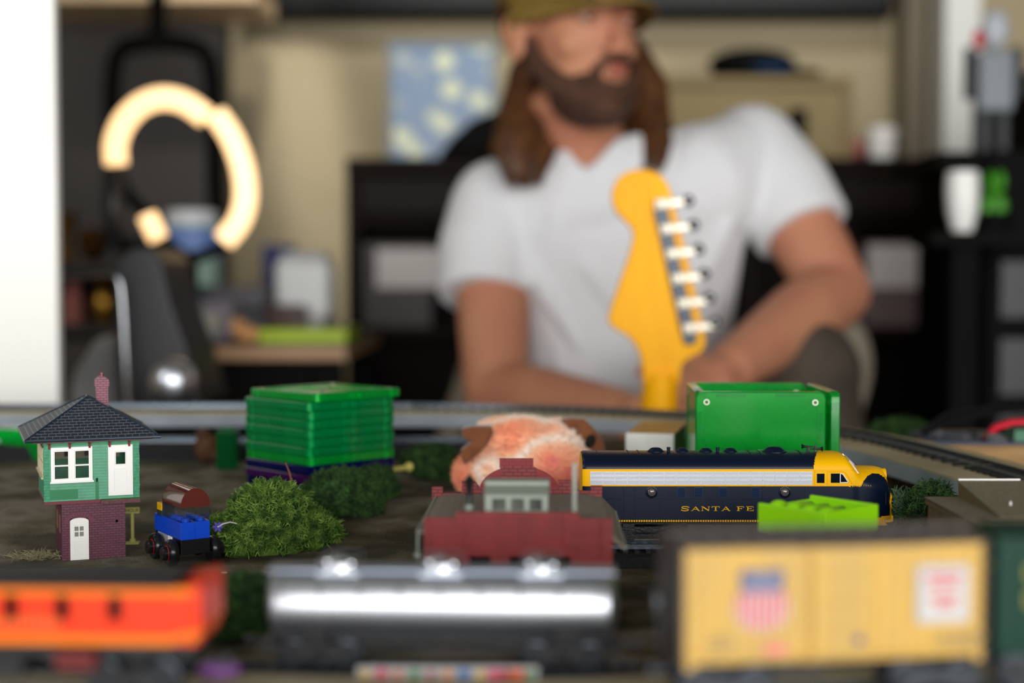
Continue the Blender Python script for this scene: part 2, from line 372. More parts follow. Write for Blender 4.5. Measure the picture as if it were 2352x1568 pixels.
# ---------- yellow boxcar
m_yel = mat('weathered_yellow_paint', '#c49c42', .5, col2='#b5934c', scale=60, stretch=(1, 1, .25), detail=5)
m_brn = mat('dark_brown_paint', '#3a2f2b', .55, col2='#2c2421', scale=90)
m_wht = mat('white_decal', '#b9b6b2', .5); m_redd = mat('red_decal', '#c4182c', .5); m_blud = mat('blue_decal', '#17316e', .5)
m_pink = mat('pink_decal', '#d46a72', .5); m_gryd = mat('grey_decal', '#8b7c5c', .6); m_grnd = mat('grime_decal', '#a8843c', .6)
A = P(1572, 1625, .452)
bc = thing('boxcar', 'weathered yellow model boxcar with a shield emblem and white placard, front right', 'boxcar', (A.x, A.y, .7682), R(7.5))
L_ = 100.5; W = 30
b = MB(K); b.box(0, L_, 0, W, 14.5, 51.6)
for i in range(1, 26):
    x = i*4.0
    if 40 < x < 64: continue
    b.box(x-.25, x+.25, -.35, 0, 15.5, 51.4); b.box(x-.25, x+.25, W, W+.35, 15.5, 51.4)
b.box(0, L_, -.7, 0, 14.3, 15.6); b.box(0, L_, -.6, 0, 50.8, 51.8); b.box(0, L_, W, W+.7, 14.3, 15.6)
b.box(0, 3, -.7, W+.7, 12.5, 14.5); b.box(L_-3, L_, -.7, W+.7, 12.5, 14.5)
o = b.build('side_panels', m_yel, bc, bevel=.0002)
b = MB(K); b.box(-1.6, 0, -.4, W+.4, 13, 51.8)
for z in range(16, 52, 4): b.box(-2.1, -1.5, 1, W-1, z, z+2)
b.build('end_wall', m_brn, bc, bevel=.0002)
b = MB(K); b.box(L_, L_+1.6, -.4, W+.4, 13, 51.8); b.build('end_wall', m_brn, bc, bevel=.0002)
b = MB(K); b.prism([(-1.0, 51.6), (W+1.0, 51.6), (W+.6, 52.6), (W/2, 54), (-.6, 52.6)], -1.6, L_+1.6, 'x')
for i in range(1, 12): b.box(i*L_/12-.5, i*L_/12+.5, -.4, W+.4, 52.4, 53.3)
b.build('roof', mat('dark_grey_brown_roof', '#453f3e', .6), bc)
b = MB(K); b.box(-2, L_+2, W/2-3, W/2+3, 54.6, 55.2); 
for i in range(12): b.box(4+i*8.6, 5+i*8.6, W/2-2.4, W/2+2.4, 53, 54.6)
b.build('roof_walk', mat('roof_walk_grey', '#6b625c', .6), bc)
dr = MB(K); dr.box(42, 63, -1.5, 0, 15.8, 50.3)
for x in (42.5, 49, 55.5, 62): dr.box(x-.6, x+.6, -2, -1.5, 15.8, 50.3)
for z in (24, 33.4, 42.5): dr.box(42, 63, -1.95, -1.5, z, z+.7)
dr = dr.build('sliding_door', m_yel, bc, bevel=.0002)
for z in (50.4, 14.6): MB(K).box(38, 80, -2.2, -.3, z, z+1.1).build('door_rail', m_yel, bc)
for x in (-.6, L_-6):
    b = MB(K)
    for z in range(17, 50, 5): b.tube([(x+1, -.4, z), (x+1, -1.3, z), (x+6, -1.3, z), (x+6, -.4, z)], .25, 6)
    b.build('ladder', m_yel, bc)
b = MB(K); b.cyl((-2.6, 24, 30), (-3.4, 24, 30), 4, n=18); b.tube([(-2.8, 24, 12), (-2.8, 24, 30)], .4, 6); b.build('brake_wheel', m_wheel, bc)
# shield emblem
def shield(x0, x1, z0, z1, n=10):
    cx = (x0+x1)/2; h = z1-z0; w = (x1-x0)/2; L2 = []
    left = [(0, 0), (-.45, .03), (-.8, .12), (-1, .28), (-1, .42), (-.88, .58), (-.72, .72), (-.80, .84), (-.84, .93), (-.62, 1), (-.3, .965), (0, .98)]
    pts = [(cx+w*a, z0+h*t) for a, t in left] + [(cx-w*a, z0+h*t) for a, t in left[::-1][1:-1]]
    return pts
def clip_shield(pts, za, zb):   # keep part of a polygon between two heights
    def cut(pl, z, keep_above):
        out = []
        for i, p in enumerate(pl):
            q = pl[(i+1) % len(pl)]; ip = (p[1] >= z) == keep_above; iq = (q[1] >= z) == keep_above
            if ip: out.append(p)
            if ip != iq:
                t = (z-p[1])/(q[1]-p[1]); out.append((p[0]+t*(q[0]-p[0]), z))
        return out
    return cut(cut(pts, za, True), zb, False)
S = shield(16.3, 34.3, 24.6, 44.8)
em = MB(K).prism(S, -.62, -.36).build('shield_emblem', m_wht, bc)
MB(K).prism(clip_shield(S, 37.3, 50), -.78, -.6).build('emblem_header', m_blud, em)
b = MB(K)
for i in range(7):
    x = 17.3+i*2.45
    zz = {0: 28.5, 6: 28.5, 1: 26, 5: 26}.get(i, 25.1)
    b.box(x, x+1.25, -.78, -.6, zz, 37.1)
b.build('emblem_stripes', m_redd, em)
text('emblem_text', 'UNION', 3.4, m_wht, em, (25.3*K, -.84*K, 42.0*K), (PI/2, 0, 0), .00005, 1.1).scale = (1, 1, 1)
for o in list(em.children):
    if o.name.startswith('emblem_text'): o.data.transform(Matrix.Scale(K, 4))
o = text('emblem_text', 'PACIFIC', 3.4, m_wht, em, (25.3*K, -.84*K, 39.0*K), (PI/2, 0, 0), .00005, .95); o.data.transform(Matrix.Scale(K, 4))
# placard
pc = MB(K); pc.box(77.5, 95.5, -1.1, -.3, 25.6, 44.6); pc = pc.build('placard', mat('placard_frame_grey', '#a9acb0', .5), bc)
MB(K).box(78.7, 94.3, -1.3, -1.0, 26.8, 43.4).build('placard_face', m_wht, pc)
b = MB(K)
for z, xs in ((40.2, (80.4, 92.5)), (37.6, (81.4, 90.8)), (33.0, (82.0, 91.2)), (30.6, (84, 89.5))):
    x = xs[0]
    while x < xs[1]: q = .6+random.random()*.7; b.box(x, x+q, -1.42, -1.28, z, z+1.7); x += q+.35
b.build('placard_print', m_redd, pc)
b = MB(K)
for z, x0, x1 in ((18.2, 8, 15), (20.6, 7, 16), (22.9, 9, 13.5), (15.6, 7.5, 10), (20, 86, 100), (18.2, 84, 98)):
    x = x0
    while x < x1: q = .5+random.random(); b.box(x, x+q, -.52, -.34, z, z+1.2); x += q+.4
b.build('data_print', m_gryd, bc)
b = MB(K); b.box(26.2, 34, -.52, -.34, 17.2, 19.8); b.build('pink_patch', m_pink, bc)
MB(K).cyl((57.5, -2, 21), (57.5, -2.2, 21), 1.6).build('door_seal', m_blud, dr)
b = MB(K); b.box(4, L_-4, W/2-2, W/2+2, 9, 13); b.box(32, 50, W/2-6, W/2+6, 7, 13); b.build('underframe', m_truck, bc)
for o in (truck(bc, 16, mat('weathered_truck_grey', '#3a3e45', .6, bump=.4, bscale=700)), truck(bc, 88, bpy.data.materials['weathered_truck_grey'])): o.location.y = W/2*K
coupler(bc, -1, -1); coupler(bc, L_+1, 1)
for o in bc.children:
    if o.name.startswith('coupler'): o.location.y = W/2*K
# ---------- silver tank car with three domes
m_silver = mat('polished_silver', '#d0d3d9', .42, 1, bump=.05, bscale=60)
m_silver2 = mat('satin_silver', '#b5bac2', .28, 1)
A = P(1018, 1500, .545)
tc = thing('tank_car', 'polished silver model tank car with three domes, front centre', 'tank car', (A.x, .54, .7586), R(-2.2))
HL = 67; r = 12.7; zc = 24.6
b = MB(K); b.lathe([(0.01, -HL), (5, -HL+.4), (9.5, -HL+1.6), (12.4, -HL+3.6), (r, -HL+6), (r, HL-6), (12.4, HL-3.6), (9.5, HL-1.6), (5, HL-.4), (0.01, HL)], (0, 0, zc), (1, 0, 0), 48)
for x in (-44, -22, 22, 44): b.lathe([(r-.2, x-.5), (r+.25, x-.4), (r+.25, x+.4), (r-.2, x+.5)], (0, 0, zc), (1, 0, 0), 48, False)
tk = b.build('tank', m_silver, tc, smooth='auto')
for x in (-39, 0, 38):
    b = MB(K); b.lathe([(5.6, 8), (5.6, 13.2), (5.2, 14.6), (3.6, 15.6), (2.2, 16), (.01, 16.1)], (x, 0, zc), n=28); d = b.build('dome', m_silver, tc, smooth='auto')
    b = MB(K); b.lathe([(2.2, 15.4), (2.2, 17), (1.6, 17.6), (.01, 17.8)], (x-1.0, 0, zc), n=14)
    b.ball((x-4.6, -4.4, zc+15.8), 1.7, 12, 8); b.ball((x+4.6, -4.2, zc+15.2), 1.9, 12, 8); b.cyl((x+4.6, -4.2, zc+9), (x+4.6, -4.2, zc+16), .9); b.cyl((x-4.6, -4.4, zc+9), (x-4.6, -4.4, zc+16), .9)
    b.build('dome_valve', m_chrome, d, smooth='auto')
    b = MB(K); zr = zc+17.6
    b.tube([(x-7, -7.5, zc+12), (x-7, -7.5, zr), (x+7, -7.5, zr), (x+7, -7.5, zc+12)], .38, 6); b.tube([(x-7, 7.5, zc+12), (x-7, 7.5, zr), (x+7, 7.5, zr), (x+7, 7.5, zc+12)], .38, 6)
    b.box(x-8, x+8, -8.5, 8.5, zc+11.6, zc+12.4); b.build('dome_platform', m_silver2, d)
b = MB(K)
for y in (-13.6, 13.6):
    b.tube([(-HL+2, y, zc+9.3), (HL-2, y, zc+9.3)], .45, 6)
    for x in range(-60, 61, 15): b.tube([(x, y, zc+9.3), (x, y*.93, zc+3)], .35, 6)
b.build('handrail', m_silver2, tc)
b = MB(K)
for x0, x1 in ((-HL+1, -45), (-32, -6), (6, 32), (45, HL-1)):
    b.box(x0, x1, -7, 7, zc+12.3, zc+13.3)
b.build('running_board', mat('grey_walkway', '#8e97a6', .4, .6), tc)
b = MB(K); b.box(-HL+1, HL-1, -3, 3, 9, 13); b.box(-HL-1, -HL+5, -13, 13, 8.5, 11.5); b.box(HL-5, HL+1, -13, 13, 8.5, 11.5)
for x in (-48, 48): b.prism([(-10, 9), (10, 9), (11, 18), (6, 13.5), (-6, 13.5), (-11, 18)], x-5, x+5, 'x')
b.box(-HL+1, HL-1, -13, -12, 9, 10.6); b.box(-HL+1, HL-1, 12, 13, 9, 10.6)
b.build('underframe', m_truck, tc)
MB(K).box(-12, -5, -4, 4, 6, 12).build('brake_cylinder', m_truck, tc)
truck(tc, -46); truck(tc, 46); coupler(tc, -HL-1, -1); coupler(tc, HL+1, 1)
# ---------- orange car on the left
m_or = mat('orange_paint', '#d8330a', .5, spec=.3); m_oy = mat('yellow_orange_stripe', '#e07606', .5, spec=.3)
A = P(455, 1500, .462)
oc = thing('orange_caboose', 'bright orange model railway car with yellow stripes and black slot windows, front left', 'railway car', (A.x, .462, .7682), R(-2.0))
LL = 150
b = MB(K); holes = [(-x-2.5, -x+2.5, 26.0, 34.4) for x in (27.5, 45, 62, 80, 98, 116)]
b.wall(-LL, 0, 18.5, 36.8, -.2, 1.0, holes); b.wall(-LL, 0, 18.5, 36.8, 29, 30.2, holes)
b.box(-LL, -LL+1, 0, 30, 18.5, 36.8); b.box(-1, 0, 0, 30, 18.5, 36.8)
body = b.build('car_body', m_or, oc)
b = MB(K)
for y0, y1 in ((-.45, -.2), (30.2, 30.5)): b.box(-LL, -2, y0, y1, 34.6, 37.0); b.prism([(-LL, 18.3), (-9, 18.3), (-1, 21.4), (-1, 22.8), (-9, 20.9), (-LL, 20.9)], y0, y1)
b.build('side_stripe', m_oy, body)
b = MB(K); b.box(-LL+1.5, -1.5, 1.2, 28.8, 17.5, 18.5)
for h in holes: b.box(h[0]-1, h[1]+1, 1.1, 1.4, h[2]-1, h[3]+1); b.box(h[0]-1, h[1]+1, 28.6, 28.9, h[2]-1, h[3]+1)
b.build('window_glass', mat('black_glass', '#050506', .15), body)
b = MB(K); b.prism([(-1.2, 36.8), (31.2, 36.8), (31, 37.6), (24, 39), (15, 39.6), (6, 39), (-1, 37.6)], -LL-2, -8, 'x'); b.build('roof', mat('black_roof', '#1b1a1c', .7), oc)
b = MB(K); b.prism([(-.4, 23), (30.4, 23), (30.4, 38.4), (-.4, 38.4)], -3, 1.2, 'x')
b.build('end_panel', m_or, oc, bevel=.0008)
b = MB(K); b.prism([(-3, 18), (1.2, 22), (1.2, 23.6), (-3, 20)], -.6, 30.6); b.build('end_stripe', m_oy, oc)
b = MB(K); b.box(-LL, -3, 4, 26, 13, 18.5); b.box(-84, -60, 4, 26, 6, 14); b.build('underframe', m_truck, oc)
MB(K).box(-47, -34, -1.5, 6, 10, 16).build('red_tool_box', mat('dull_red', '#5e120e', .6), oc)
b = MB(K)
for i in range(12): b.box(-76+i*2.6, -74.6+i*2.6, -.46, -.2, 23.6, 26.6)
b.build('faded_lettering', mat('faded_gold', '#c96a20', .5), body)
for x in (-24, -126): truck(oc, x).location.y = 15*K
coupler(oc, 0, 1); [setattr(o.location, 'y', 15*K) for o in oc.children if o.name.startswith('coupler')]
# ---------- green boxcar at the right edge
m_dg = mat('dark_green_paint', '#063326', .5, spec=.2); m_dg2 = mat('shaded_green_end', '#06291f', .6, spec=.2)  # darker end green has the shade of the left-facing end painted in
A = P(2305, 1560, .50)
gc = thing('green_boxcar', 'dark green model boxcar with yellow lettering cut by the right edge', 'boxcar', (.1625, .470, .7682), R(-8))
b = MB(K); b.box(0, 120, 0, 31, 13, 51)
for i in range(1, 20): b.box(i*6-.3, i*6+.3, -.4, 0, 14, 50.6)
b.box(0, 120, -.6, 0, 13, 14.2); b.build('side_panels', m_dg, gc, bevel=.0002)
b = MB(K); b.box(-1.5, 0, -.4, 31.4, 12, 51.4)
for z in range(15, 50, 4): b.box(-2.1, -1.4, 1, 30, z, z+2)
b.build('end_wall', m_dg2, gc)
b = MB(K); b.prism([(-1, 51), (32, 51), (31.5, 52.6), (15.5, 54.4), (-.5, 52.6)], -1.5, 121.5, 'x'); b.build('roof', m_dg, gc)
m_yl = mat('yellow_lettering', '#8f8a1c', .5)
b = MB(K); b.box(-2.5, -2.1, 3, 13, 41.6, 43.4); b.build('end_lettering', m_yl, gc)
b = MB(K)
for i, x in enumerate((8, 13.5, 19, 24.5)):
    for z in (29, 38): b.box(x, x+3.8, -.7, -.38, z, z+.9); b.box(x, x+.9, -.7, -.38, z, z+5.6); b.box(x, x+3.8, -.7, -.38, z+4.8, z+5.7)
b.build('side_lettering', m_yl, gc)
MB(K).box(3, 117, 10, 21, 9, 13).build('underframe', m_truck, gc)
for x in (17, 103): truck(gc, x).location.y = 15.5*K
coupler(gc, -1, -1); [setattr(o.location, 'y', 15.5*K) for o in gc.children if o.name.startswith('coupler')]
# ================================================================== locomotive
m_navy = mat('navy_blue_paint', '#06142b', .36, spec=.3); m_ly = mat('warm_yellow_paint', '#f8b900', .45, spec=.2)
A = P(1338, 1262, .80)
lo = thing('diesel_locomotive', 'streamlined model diesel locomotive in navy blue and yellow with silver grilles', 'locomotive', (A.x, .8205, .7548), 0)
HW = 18.5
def prof(x):
    """half width, floor, shoulder height, top height"""
    if x < 1.2: return HW-.8*(1-x/1.2), 15, 44.2, 53-.8*(1-x/1.2)
    top = 53.0
    if x > 146: top = 53-.5*sm(146, 149.5, x)
    if x > 149.5: top = 52.5-8.0*sm(148.5, 159.5, x)
    if x > 158.5: top = min(top, 44.6-.2*(x-158.5)/8)
    if x > 168: top = 44.4-1.2*((x-168)/6.2)**2
    if x > 173.6: top = min(top, 43.0-6*((x-173.6)/3.6))
    if x > 175.6: top = min(top, 39-22*((x-175.6)/3.9)**1.2)
    wd = HW
    if x > 152: wd = HW-.9*sm(152, 158, x)
    if x > 157: wd = (HW-.9)*math.sqrt(max(.012, 1-((x-157)/22.7)**2.3))
    sh = 44.2 if x < 150 else 44.2-9.5*sm(150, 161, x)
    if x > 161: sh = 34.7-(x-161)*.35
    fl = 15
    return wd, fl, min(sh, top-.6), top
def ring(x, n=26):
    wd, fl, sh, top = prof(x); pts = []
    k = 2.3 if x < 150 else 2.3-.2*sm(150, 158, x)
    half = [(1, fl+(sh-fl)*t/26) for t in range(26)]
    arc = [(math.cos(a)**(2/k), sh+(top-sh)*math.sin(a)**(2/k)) for a in [PI/2*i/n for i in range(n+1)]]
    pr = half+arc[:-1]
    L1 = [(x, -wd*p[0], p[1]) for p in pr]; top_ = [(x, 0, top)]; L2 = [(x, wd*p[0], p[1]) for p in pr[::-1]]
    return L1+top_+L2
xs = [0, .4, .8, 1.2]+[1.2+i*2.4 for i in range(1, 54)]+[131+i*.5 for i in range(0, 98)]
xs = sorted(set(xs)); xs = [x for x in xs if x < 179.5]
b = MB(K); b.rings([ring(x) for x in xs])
bm = b.bm
for f in bm.faces:
    c = f.calc_center_median()/K; x, y, z = c; y = abs(y); mi = 0
    if z > 35.1 and z < 45 and x < 131: mi = 1 if x < 131 else 0
    if x > 130.8 and z > 35.1:
        rc = 131+ (6.5*(1-math.sqrt(max(0, 1-((z-45)/8.2)**2))) if z > 45 else 0)
        if x > rc: mi = 1
    if x > 157.2:      # nose bulge stays blue below a rounded arch
        dx = (x-167)/9.9; zz = 30+11.6*math.sqrt(max(0, 1-dx*dx)) if abs(dx) < 1 else 0
        mi = 0 if (z < zz or (z < 35.1 and x < 168)) else 1
        if x > 168 and y > 7.5 and z < zz: mi = 0
        if y < 6.2 and x > 170: mi = 1
        if z < 17.2: mi = 1
    if x > 20 and z > 45 and x < 131: mi = 0
    f.material_index = mi
shell = b.build('car_body', [m_navy, m_ly], lo, smooth='auto')
def side_yz(x): return -prof(x)[0]-.02
# yellow trim with rivets
m_sil = mat('silver_grille', '#d3d7de', .5, .15, bump=.4, bscale=2500)
b = MB(K); b.box(4.4, 130, -HW-.35, -HW+.3, 36.1, 43.6); b.box(4.4, 130, HW-.3, HW+.35, 36.1, 43.6); gp = b.build('grille_panel', m_sil, lo)
b = MB(K)
for s in (-1, 1):
    y0, y1 = sorted((s*(HW+.3), s*(HW+.6)))
    for i in range(19): x = 4.4+i*125.6/18; b.box(x-.13, x+.13, y0, y1, 36.1, 43.6)
    for z in (36.2, 38.5, 39.1, 40.9, 41.5, 43.4): b.box(4.4, 130, y0, y1, z-.09, z+.12)
b.build('grille_bars', mat('bright_silver_bars', '#e6e9ee', .3, .6), gp)
b = MB(K)
for i in range(125):
    for z in (35.5, 44.3): b.ball((1+i*1.35*.97, -HW-.05, z), .24, 6, 4)
    b.box(1+i*1.4, 1.9+i*1.4, -HW-.25, -HW, 15.0, 16.0) if i < 126 else None
b.build('yellow_beading', m_ly, lo)
# navy seams, rivets, louvres
b = MB(K)
def rivline(x0, z0, x1, z1, st=1.0):
    n = int(math.hypot(x1-x0, z1-z0)/st)
    for i in range(n+1): t = i/max(1, n); b.ball((x0+(x1-x0)*t, -HW-.02, z0+(z1-z0)*t), .2, 5, 3)
for x in (23, 30, 63, 102, 126, 131): rivline(x, 16.5, x, 35)
rivline(30, 28, 130, 28); rivline(0, 28, 23, 28); rivline(43.5, 16.5, 43.5, 28); rivline(72, 16.5, 72, 28)
for x in (23.8, 29.2): b.box(x-.2, x+.2, -HW-.22, -HW+.1, 18, 35)
b.box(23.8, 29.2, -HW-.22, -HW+.1, 18, 18.4)
b.build('panel_seams', m_navy, lo)
for x in (56, 65.8, 79.7, 98.2):
    b = MB(K)
    for i in range(9): b.prism([(-HW-.1, 29+i*.62), (-HW-.55, 29.1+i*.62), (-HW-.1, 29.55+i*.62)], x-2.2, x+2.2, 'x')
    b.box(x-2.4, x+2.4, -HW-.2, -HW+.2, 28.8, 34.8); b.build('louvre', mat('navy_louvre', '#0a2142', .35) if x == 56 else bpy.data.materials['navy_louvre'], lo)
b = MB(K); b.box(48.6, 53, -HW-.4, -HW+.2, 29.3, 33.2); b.lathe([(1.2, 0), (1.2, .5), (.8, .5), (.8, .2), (.01, .2)], (50.8, -HW-.4, 31.2), (0, -1, 0), 14); b.build('fuel_filler', m_navy, lo)
for x in (39.2, 114.7):
    b = MB(K); b.lathe([(3.4, 0), (3.4, .7), (2.7, .9), (2.5, .3), (2.5, 0)], (x, -HW, 31.9), (0, -1, 0), 28); pr = b.build('porthole', m_navy, lo, smooth='auto')
    b = MB(K); b.lathe([(2.55, .1), (2.3, .7), (1.5, 1.2), (.01, 1.4)], (x, -HW, 31.9), (0, -1, 0), 24); b.build('porthole_glass', mat('smoky_glass', '#55504f', .08, coat=.6) if x < 50 else bpy.data.materials['smoky_glass'], pr, smooth=True)
# roof details
b = MB(K)
for x, w_ in ((9, 18), (33, 64), (103, 23)):
    n = int(w_/1.1)
    for s in (-1, 1):
        for i in range(n): b.ball((x+i*1.1, s*11.5, 51.7), .22, 5, 3)
    for xx in (x, x+w_): b.tube([(xx, -11.5, 51.8), (xx, -6, 52.95), (xx, 0, 53.2), (xx, 6, 52.95), (xx, 11.5, 51.8)], .3, 6)
b.build('roof_seams', m_navy, lo)
for x, rr, h in ((43.3, 5, 2.2), (58.6, 4, 2), (72.3, 4, 2), (86.5, 4, 2), (111.9, 7.4, 2.8)):
    b = MB(K); b.lathe([(rr, -1.2), (rr, .2), (rr*.86, .5), (rr*.8, .9), (rr*.5, h*.9), (rr*.2, h), (.01, h+.05)], (x, 0, 53), n=28); b.build('roof_fan', m_navy, lo, smooth='auto')
for x in (50.5, 78.8):
    MB(K).cyl((x, -2, 52), (x, -2, 55.6), .9, 1.1, 12).build('exhaust_stack', m_navy, lo)
hn = MB(K)
for y, x0, x1, z in ((-4, 127, 135.5, 56.2), (-2, 139.5, 131, 54.6)):
    s = 1 if x1 > x0 else -1
    hn.lathe([(1.5, 0), (.8, 1.2), (.45, 3), (.4, 8.5)], (x0, y, z), (s, 0, 0), 12); hn.box(x1-s*.4-.5, x1-s*.4+.5, y-.6, y+.6, z-.9, z+.9)
    for xx in (x0+s*3, x1-s*1): hn.cyl((xx, y, z), (xx, y, 52), .3, n=6)
hn.build('air_horn', black, lo)
# cab side windows
def winplate(pts, m, name, off, parent=lo):
    o = None
    for s in (-1, 1):
        b = MB(K); y0, y1 = sorted((s*(HW-.1), s*(HW+off))); b.prism(pts, y0, y1); o = b.build(name, m, parent)
    return o
m_dgl = mat('cab_glass', '#0a1420', .06, coat=.5)
winplate([(132.8, 37.1), (137.1, 37.1), (137.1, 42.4), (132.8, 42.4)], m_dgl, 'door_window', .12)
winplate([(140.7, 37.2), (149.6, 37.2), (150.4, 38), (147.6, 42), (146.9, 42.5), (140.7, 42.5)], m_dgl, 'cab_window', .12)
m_wr = mat('white_rim', '#e9eef5', .3)
for s in (-1, 1):
    b = MB(K); y = s*(HW+.15); b.tube([(146, y, 37.3), (150, y, 37.4), (150.3, y, 38), (147.6, y, 42), (146.8, y, 42.4), (146, y, 42.4), (146, y, 37.3)], .28, 6); b.build('window_rim', m_wr, lo)
b = MB(K)
for s in (-1, 1):
    y = s*(HW+.05)
    for x in (131.6, 138.6): b.tube([(x, y, 35.4), (x, y, 44.4)], .16, 5)
    b.tube([(139.6, y, 43.6), (147.6, y, 43.6), (149.4, y, 42.6), (152.8, y-.1*s, 36.4)], .35, 6)
b.build('door_trim', m_ly, lo)
# windshield
b = MB(K)
for s in (-1, 1):
    q = []
    for x, yy in ((152.2, 3), (152.6, 12.2), (156.3, 15.0), (156.9, 3)):
        wd, fl, sh, top = prof(x); k = 2.15; a = math.acos(min(1, (yy/wd))**(k/2)); z = sh+(top-sh)*math.sin(a)**(2/k); q.append(Vector((x+.25, s*yy, z+.2)))
    v0 = [b.v(p) for p in q]; v1 = [b.v(p-Vector((.6, 0, .5))) for p in q]; b.f(v0); b.f(v1[::-1])
    for i in range(4): b.f([v0[i], v0[(i+1)%4], v1[(i+1)%4], v1[i]])
ws = b.build('windshield', m_dgl, lo)
b = MB(K)
for s in (-1, 1):
    q = []
    for x, yy in ((152.0, 2.6), (152.3, 12.6), (156.6, 15.5), (157.2, 2.6), (152.0, 2.6)):
        wd, fl, sh, top = prof(x); k = 2.15; a = math.acos(min(1, (yy/wd))**(k/2)); z = sh+(top-sh)*math.sin(a)**(2/k); q.append(Vector((x+.3, s*yy, z+.25)))
    b.tube(q, .4, 6)
b.build('windshield_frame', mat('silver_frame', '#e6dcdc', .25, .5), ws)
b = MB(K); b.cyl((170, 0, 39.2), (176.2, 0, 39.2), 3.7, 3.9, 24); hl = b.build('headlight_housing', m_ly, lo, smooth='auto')
MB(K).lathe([(3.1, 0), (2.5, .4), (.01, .7)], (176.2, 0, 39.2), (1, 0, 0), 20).build('headlight_lens', m_dgl, hl, smooth=True)
# pilot and nose herald
b = MB(K); b.prism([(150, 16.5), (172, 15.6), (177.4, 16.8), (179.6, 16.6), (179.6, 13.2), (177.5, 12.6), (172, 12.2), (160, 14.4)], -7, 7); b.prism([(160, 15.4), (172, 15.4), (174, 12.4), (168, 12.2), (160, 14.2)], -16.5, 16.5)
b.lathe([(2.2, -1.6), (2.2, 1.6)], (178.8, 0, 14.6), (1, 0, 0), 14); b.build('pilot', m_ly, lo, bevel=.0004)
hx = 173.6
her = MB(K)
def nose_pt(y, z):
    # march out along +x until the shell ends at this height and width
    x = 178.8
    while x > 165:
        wd, fl, sh, top = prof(x)
        if z < top and abs(y) < wd: break
        x -= .1
    return Vector((x+.35, y, z))
rr = [nose_pt(9.2*math.cos(t), 24.8+4.9*math.sin(t)) for t in [2*PI*i/32 for i in range(33)]]
her.tube(rr, .5, 6); her.tube([nose_pt(-9+18*i/14, 24.8) for i in range(15)], .4, 6); her.tube([nose_pt(0, 20+9.6*i/8) for i in range(9)], .4, 6)
her.build('nose_herald', m_ly, lo)
b = MB(K); b.tube([nose_pt(-13, 31), nose_pt(-13, 24)], .3, 6); b.tube([nose_pt(-4, 32.5), nose_pt(4, 32.5)], .3, 6); b.build('grab_iron', black, lo)
# lettering: broad roman capitals
b = MB(K)
def stroke(cx, pts, w_=.42):
    for (x0, z0), (x1, z1) in zip(pts, pts[1:]):
        d = Vector((x1-x0, 0, z1-z0)); L0 = d.length; d.normalize(); a = math.atan2(d.z, d.x)
        n = Vector((-d.z, 0, d.x))*w_/2; e = d*.06
        q = [Vector((cx+x0, 0, z0))-e+n, Vector((cx+x0, 0, z0))-e-n, Vector((cx+x1, 0, z1))+e-n, Vector((cx+x1, 0, z1))+e+n]
        b.prism([(p.x, p.z) for p in q], -HW-.16, -HW+.05)
H = 2.35
def serif(cx, x, z): stroke(cx, [(x-.55, z), (x+.55, z)], .2)
def ltr(c, cx):
    if c == 'S': stroke(cx, [(4.3, 1.75), (4.0, 2.15), (3, H), (1.4, H), (.5, 2.1), (.4, 1.7), (1.2, 1.35), (3.3, 1.05), (4.2, .7), (4.1, .3), (3.2, 0), (1.4, 0), (.5, .25), (.2, .7)], .42); stroke(cx, [(4.4, 1.6), (4.4, H)], .25); stroke(cx, [(.2, .75), (.2, 0)], .25)
    if c == 'A': stroke(cx, [(.6, 0), (2.5, H)], .28); stroke(cx, [(2.3, H), (4.3, 0)], .62); stroke(cx, [(1.3, .75), (3.6, .75)], .22); serif(cx, .5, 0); serif(cx, 4.4, 0)
    if c == 'N': stroke(cx, [(.7, 0), (.7, H)], .3); stroke(cx, [(.7, H), (4.3, 0)], .55); stroke(cx, [(4.3, 0), (4.3, H)], .3); serif(cx, .6, 0); serif(cx, .5, H); serif(cx, 4.3, H)
    if c == 'T': stroke(cx, [(2.4, 0), (2.4, H)], .7); stroke(cx, [(.2, H), (4.6, H)], .25); stroke(cx, [(.25, 1.7), (.25, H)], .3); stroke(cx, [(4.55, 1.7), (4.55, H)], .3); stroke(cx, [(1.5, 0), (3.3, 0)], .2)
    if c in 'FE':
        stroke(cx, [(1.2, 0), (1.2, H)], .7); stroke(cx, [(.3, H), (4.3, H)], .25); stroke(cx, [(4.2, 1.75), (4.2, H)], .3); stroke(cx, [(1.2, 1.2), (3.1, 1.2)], .25); stroke(cx, [(3.1, .9), (3.1, 1.55)], .25); stroke(cx, [(.3, 0), (2.1, 0)], .2)
    if c == 'E': stroke(cx, [(.3, 0), (4.3, 0)], .25); stroke(cx, [(4.3, 0), (4.3, .65)], .3)
for i, c in enumerate('SANTA'): ltr(c, 55.9+i*5.75)
ltr('F', 87.2); ltr('E', 92.6)
o = b.build('lettering', m_ly, lo); o.location.z = .0213
